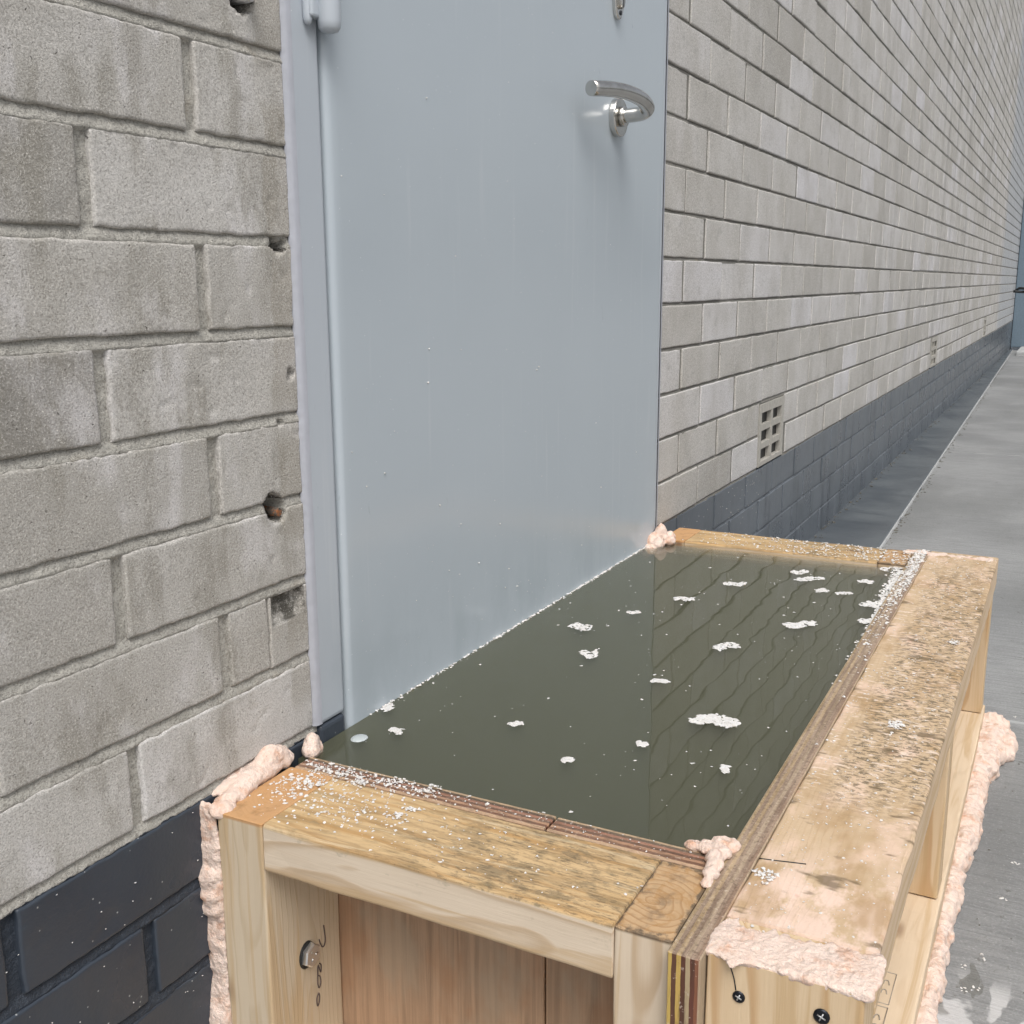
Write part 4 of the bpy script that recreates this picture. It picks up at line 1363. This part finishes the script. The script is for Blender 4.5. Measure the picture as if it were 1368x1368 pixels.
for i, (u, v, wp, hp) in enumerate(CL):
    c = unproj_z(u, v, ZW)
    l = unproj_z(u-wp/2, v, ZW); rr = unproj_z(u+wp/2, v, ZW)
    up = unproj_z(u, v-hp/2, ZW); dn = unproj_z(u, v+hp/2, ZW)
    ax = (rr-l)*.5; bx_ = (dn-up)*.5
    pts = []
    n = int(50+wp*5)
    for q in range(n):
        a, b = rng.uniform(-1, 1), rng.uniform(-1, 1)*.8
        b += .45*math.sin(a*3+i)
        if a*a+b*b > 1.0+.5*vn(a*2.2+i*7, b*2.2, 0, 5): continue
        if vn(a*3+i*5, b*2.5, 3, 8) < -.62: continue
        p = c+ax*a+bx_*b
        p.y = min(p.y, -.0085)
        s = rng.uniform(.0005, .0015)*(1.25 if wp > 40 else 1)
        pts.append(((p.x, p.y, ZW+s*.1), (s*1.5, s*1.5, s*.4)))
    o = crumbs('foam_clump', pts)
    tag(o, LBL[i], 'foam clump', 'foam clumps floating on the water')
# tiny bits on the water and along the door waterline
pts = []
for i in range(420):
    x = rng.uniform(.74, 1.66); y = rng.uniform(-.405, -.012)
    if vn(x*9, y*14, 0, 3) < .12 and i % 4: continue
    s = .0003+.0009*rng.random()**3
    pts.append(((x, y, ZW+s*.2), (s*1.4, s*1.4, s*.6)))
for i in range(1100):
    x = .83+(1.68-.83)*rng.random()**.7
    x = min(x, 1.67)
    dens = .35+.65*(math.sin(x*23)+math.sin(x*61)+2)/4
    if rng.random() > dens: continue
    s = .0004+.0012*rng.random()**1.5
    pts.append(((x, -.0066-abs(rng.normal(0, .0016)), ZW+s*.3+rng.random()*.001), (s*1.3, s, s*.8)))
for i in range(560):      # scum against the long plywood side, thicker at the far end
    x = 1.665-abs(rng.normal(0, .16))
    if x < .74: continue
    s = rng.uniform(.0006, .0020)
    pts.append(((x, -.4095+abs(rng.normal(0, .006 if x > 1.45 else .002)), ZW+s*.3), (s*1.4, s, s*.6)))
o = crumbs('floating_crumbs', pts); o['kind'] = 'stuff'
tag(o, 'tiny white foam crumbs scattered over the water and along the door', 'foam crumbs')
# crumbs on timber
pts = []
def scatter(n, cx, cy, sx, sy, s0, s1, z=.0, lim=None):
    for i in range(n):
        x, y = rng.normal(cx, sx), rng.normal(cy, sy)
        if lim and not (lim[0] < x < lim[1] and lim[2] < y < lim[3]): continue
        s = s0+(s1-s0)*rng.random()**2.2
        pts.append(((x, y, z+s*.35), (s, s, s*.8)))
scatter(260, .668, -.058, .022, .012, .0004, .0017, .0, (.598, .71, -.076, -.034))
scatter(420, .660, -.105, .026, .030, .0004, .0015, -.0002, (.598, .70, -.30, -.078))
scatter(150, .640, -.18, .03, .05, .0003, .0014, -.0002, (.60, .70, -.37, -.078))
scatter(60, .62, -.30, .03, .05, .0003, .0012, -.0002, (.60, .70, -.41, -.078))
scatter(320, .700, -.10, .007, .045, .0004, .0016, -.0002, (.690, .714, -.40, -.035))
scatter(90, .703, -.30, .006, .07, .0003, .0010, -.0004, (.690, .714, -.40, -.035))
for c in ((.694, -.079), (.672, -.0735), (.690, -.105), (.706, -.13), (.712, -.165), (.700, -.16), (.655, -.165), (.668, -.17)):
    scatter(34, c[0], c[1], .0035, .0035, .0005, .0016, .0006, (.598, .714, -.37, -.034))
for i in range(1400):
    x = rng.uniform(.60, 1.75); y = rng.uniform(-.533, -.438)
    s = .0003+.0009*rng.random()**3
    pts.append(((x, y, s*.3), (s, s, s*.7)))
for i in range(900):     # ply edge and rail, far end heavily covered
    x = 1.75-abs(rng.normal(0, .22)); 
    if x < .62: continue
    s = .0005+.0016*rng.random()**2
    pts.append(((x, rng.uniform(-.434, -.417), .0006+s*.3), (s, s, s*.7)))
for i in range(700):
    s = .0005+.0014*rng.random()**2
    pts.append(((rng.uniform(1.648, 1.738), -.06-.36*rng.random()**.6, .0002+s*.3), (s, s, s*.7)))
for i in range(160):
    a = rng.integers(0, 3); c = ((.700, -.448), (1.02, -.49), (1.30, -.515))[a]
    s = .0004+.0012*rng.random()
    pts.append(((rng.normal(c[0], .004), rng.normal(c[1], .004), .0006+s*.3), s))
o = crumbs('timber_crumbs', pts); o['kind'] = 'stuff'
o.scale = (KB, KB, KB); o.location = CAM*(1-KB)
tag(o, 'white foam crumbs lying on the timber and plywood tops', 'foam crumbs')
# specks stuck on the door and on the dark paint
pts = []
for (u, v) in [(570, 131), (678, 242), (513, 260), (456, 235), (610, 200), (765, 152), (720, 490), (717, 494), (470, 604), (573, 466), (616, 467), (677, 467), (572, 511), (527, 576), (490, 650), (514, 632), (588, 675), (668, 700), (600, 762), (605, 797),
               (614, 767), (640, 752), (675, 785), (691, 783), (688, 815), (690, 838), (680, 760), (796, 565), (803, 651), (777, 728), (662, 716), (616, 700), (858, 640), (850, 604), (724, 636)]:
    p = unproj_y(u, v, -.0066); s = rng.uniform(.0006, .0014)
    pts.append(((p.x, p.y, p.z), (s, s*.6, s)))
for i in range(190):
    x = rng.uniform(.83, 1.66); z = -.012+abs(rng.normal(0, .10)) if i < 120 else rng.uniform(0, .8)
    s = rng.uniform(.0002, .0007)
    pts.append(((x, -.0066, z), (s, s*.5, s)))
for i in range(60):
    pts.append(((rng.uniform(.40, .76), -.0008, -rng.uniform(.006, .2)), (.0006, .0004, .0006)))
for i in range(80):
    pts.append(((rng.uniform(1.72, 2.4), -.0012, -rng.uniform(.006, .1)), (.0010, .0005, .0010)))
o = crumbs('stuck_specks', pts); o['kind'] = 'stuff'
tag(o, 'tiny white specks stuck to the door and the dark paint', 'foam crumbs')
# pale low oval patch floating at the hinge corner
c = unproj_z(480, 986, ZW)
V, Fc = [], []
for j in range(5):
    rr_ = [1, .93, .75, .45, .0001][j]; zz = [0, .0007, .0015, .0021, .0023][j]
    for k in range(20):
        a = 2*math.pi*k/20
        V.append((c.x+.0095*rr_*math.cos(a), c.y+.0080*rr_*math.sin(a), ZW-.0003+zz))
for j in range(4):
    for k in range(20):
        q = (k+1) % 20
        Fc.append((j*20+k, j*20+q, (j+1)*20+q, (j+1)*20+k))
t = NT('milky_patch')
o = link('floating_patch', mesh('floating_patch', V, Fc, t.fin((.40, .44, .45), .25), smooth=True))
tag(o, 'pale oval patch floating in the water corner by the door hinge', 'bubble')
# grit on the ground
pts = []
for i in range(900):
    x = rng.uniform(.9, 3.2); y = rng.uniform(-1.3, -.56)
    s = .0004+.0014*rng.random()**4
    pts.append(((x, y, ZG+s*.3), s))
for i in range(1600):
    x = 1.85+rng.random()**1.4*9; yy = strip_y(x)
    y = (yy if i % 2 else -.006)-abs(rng.normal(0, .010)) if i % 2 else -abs(rng.normal(0, .010))-.003
    s = .0008+.0035*rng.random()**4
    pts.append(((x, y, (ZG if y < yy else ZG+.012)+s*.2), (s*1.5, s, s*.6)))
GRIT = mat_plain('dark_grit', (.10, .095, .08), .9)
o = crumbs('grit', pts, GRIT); o['kind'] = 'stuff'
tag(o, 'dark grit scattered over the concrete ground', 'grit')
pts = []
for (u, v) in [(1287, 1293), (1286, 1321), (1304, 1321), (1356, 1154), (1313, 1280), (1250, 1340), (1355, 958), (1340, 1200)]:
    p = unproj_z(u, v, ZG)
    for q in range(4):
        s = rng.uniform(.0008, .0018)
        pts.append(((p.x+rng.normal(0, .003), p.y+rng.normal(0, .002), ZG+s*.3), s))
o = crumbs('ground_flakes', pts); o['kind'] = 'stuff'
tag(o, 'pale foam flakes lying on the concrete beside the foam bead', 'foam crumbs')

# ================================================================ FAR DOORWAY
fd = thing('far_doorway', 'distant blue grey steel door frame standing open at the end of the wall', 'doorway', (12.6, -.1, ZG))
bevelbox('frame_post', (12.5, 12.62, -.145, -.004, ZG+.03, 1.35), FARBLUE, fd, .006, 2)
bevelbox('open_leaf', (12.52, 12.57, -1.05, -.148, .33, 1.35), FARBLUE, fd, .006, 2)
bevelbox('dark_panel', (12.52, 12.57, -1.05, -.148, -.235, .328), BLACK, fd, .004, 1)
bevelbox('painted_foot', (12.49, 12.63, -.15, -.004, ZG-.01, ZG+.028), DARK, fd, .004, 1)
tube('bracket', spline([(12.1, -.004, .305), (12.1, -.10, .30), (12.08, -.115, .325), (12.1, -.06, .335), (12.12, -.02, .31)], 5), .013, BLACK, fd, 8)
bevelbox('doorstep', (11.6, 14.2, -1.2, -.10, ZG-.01, -.262), STEPC, fd, .01, 2)
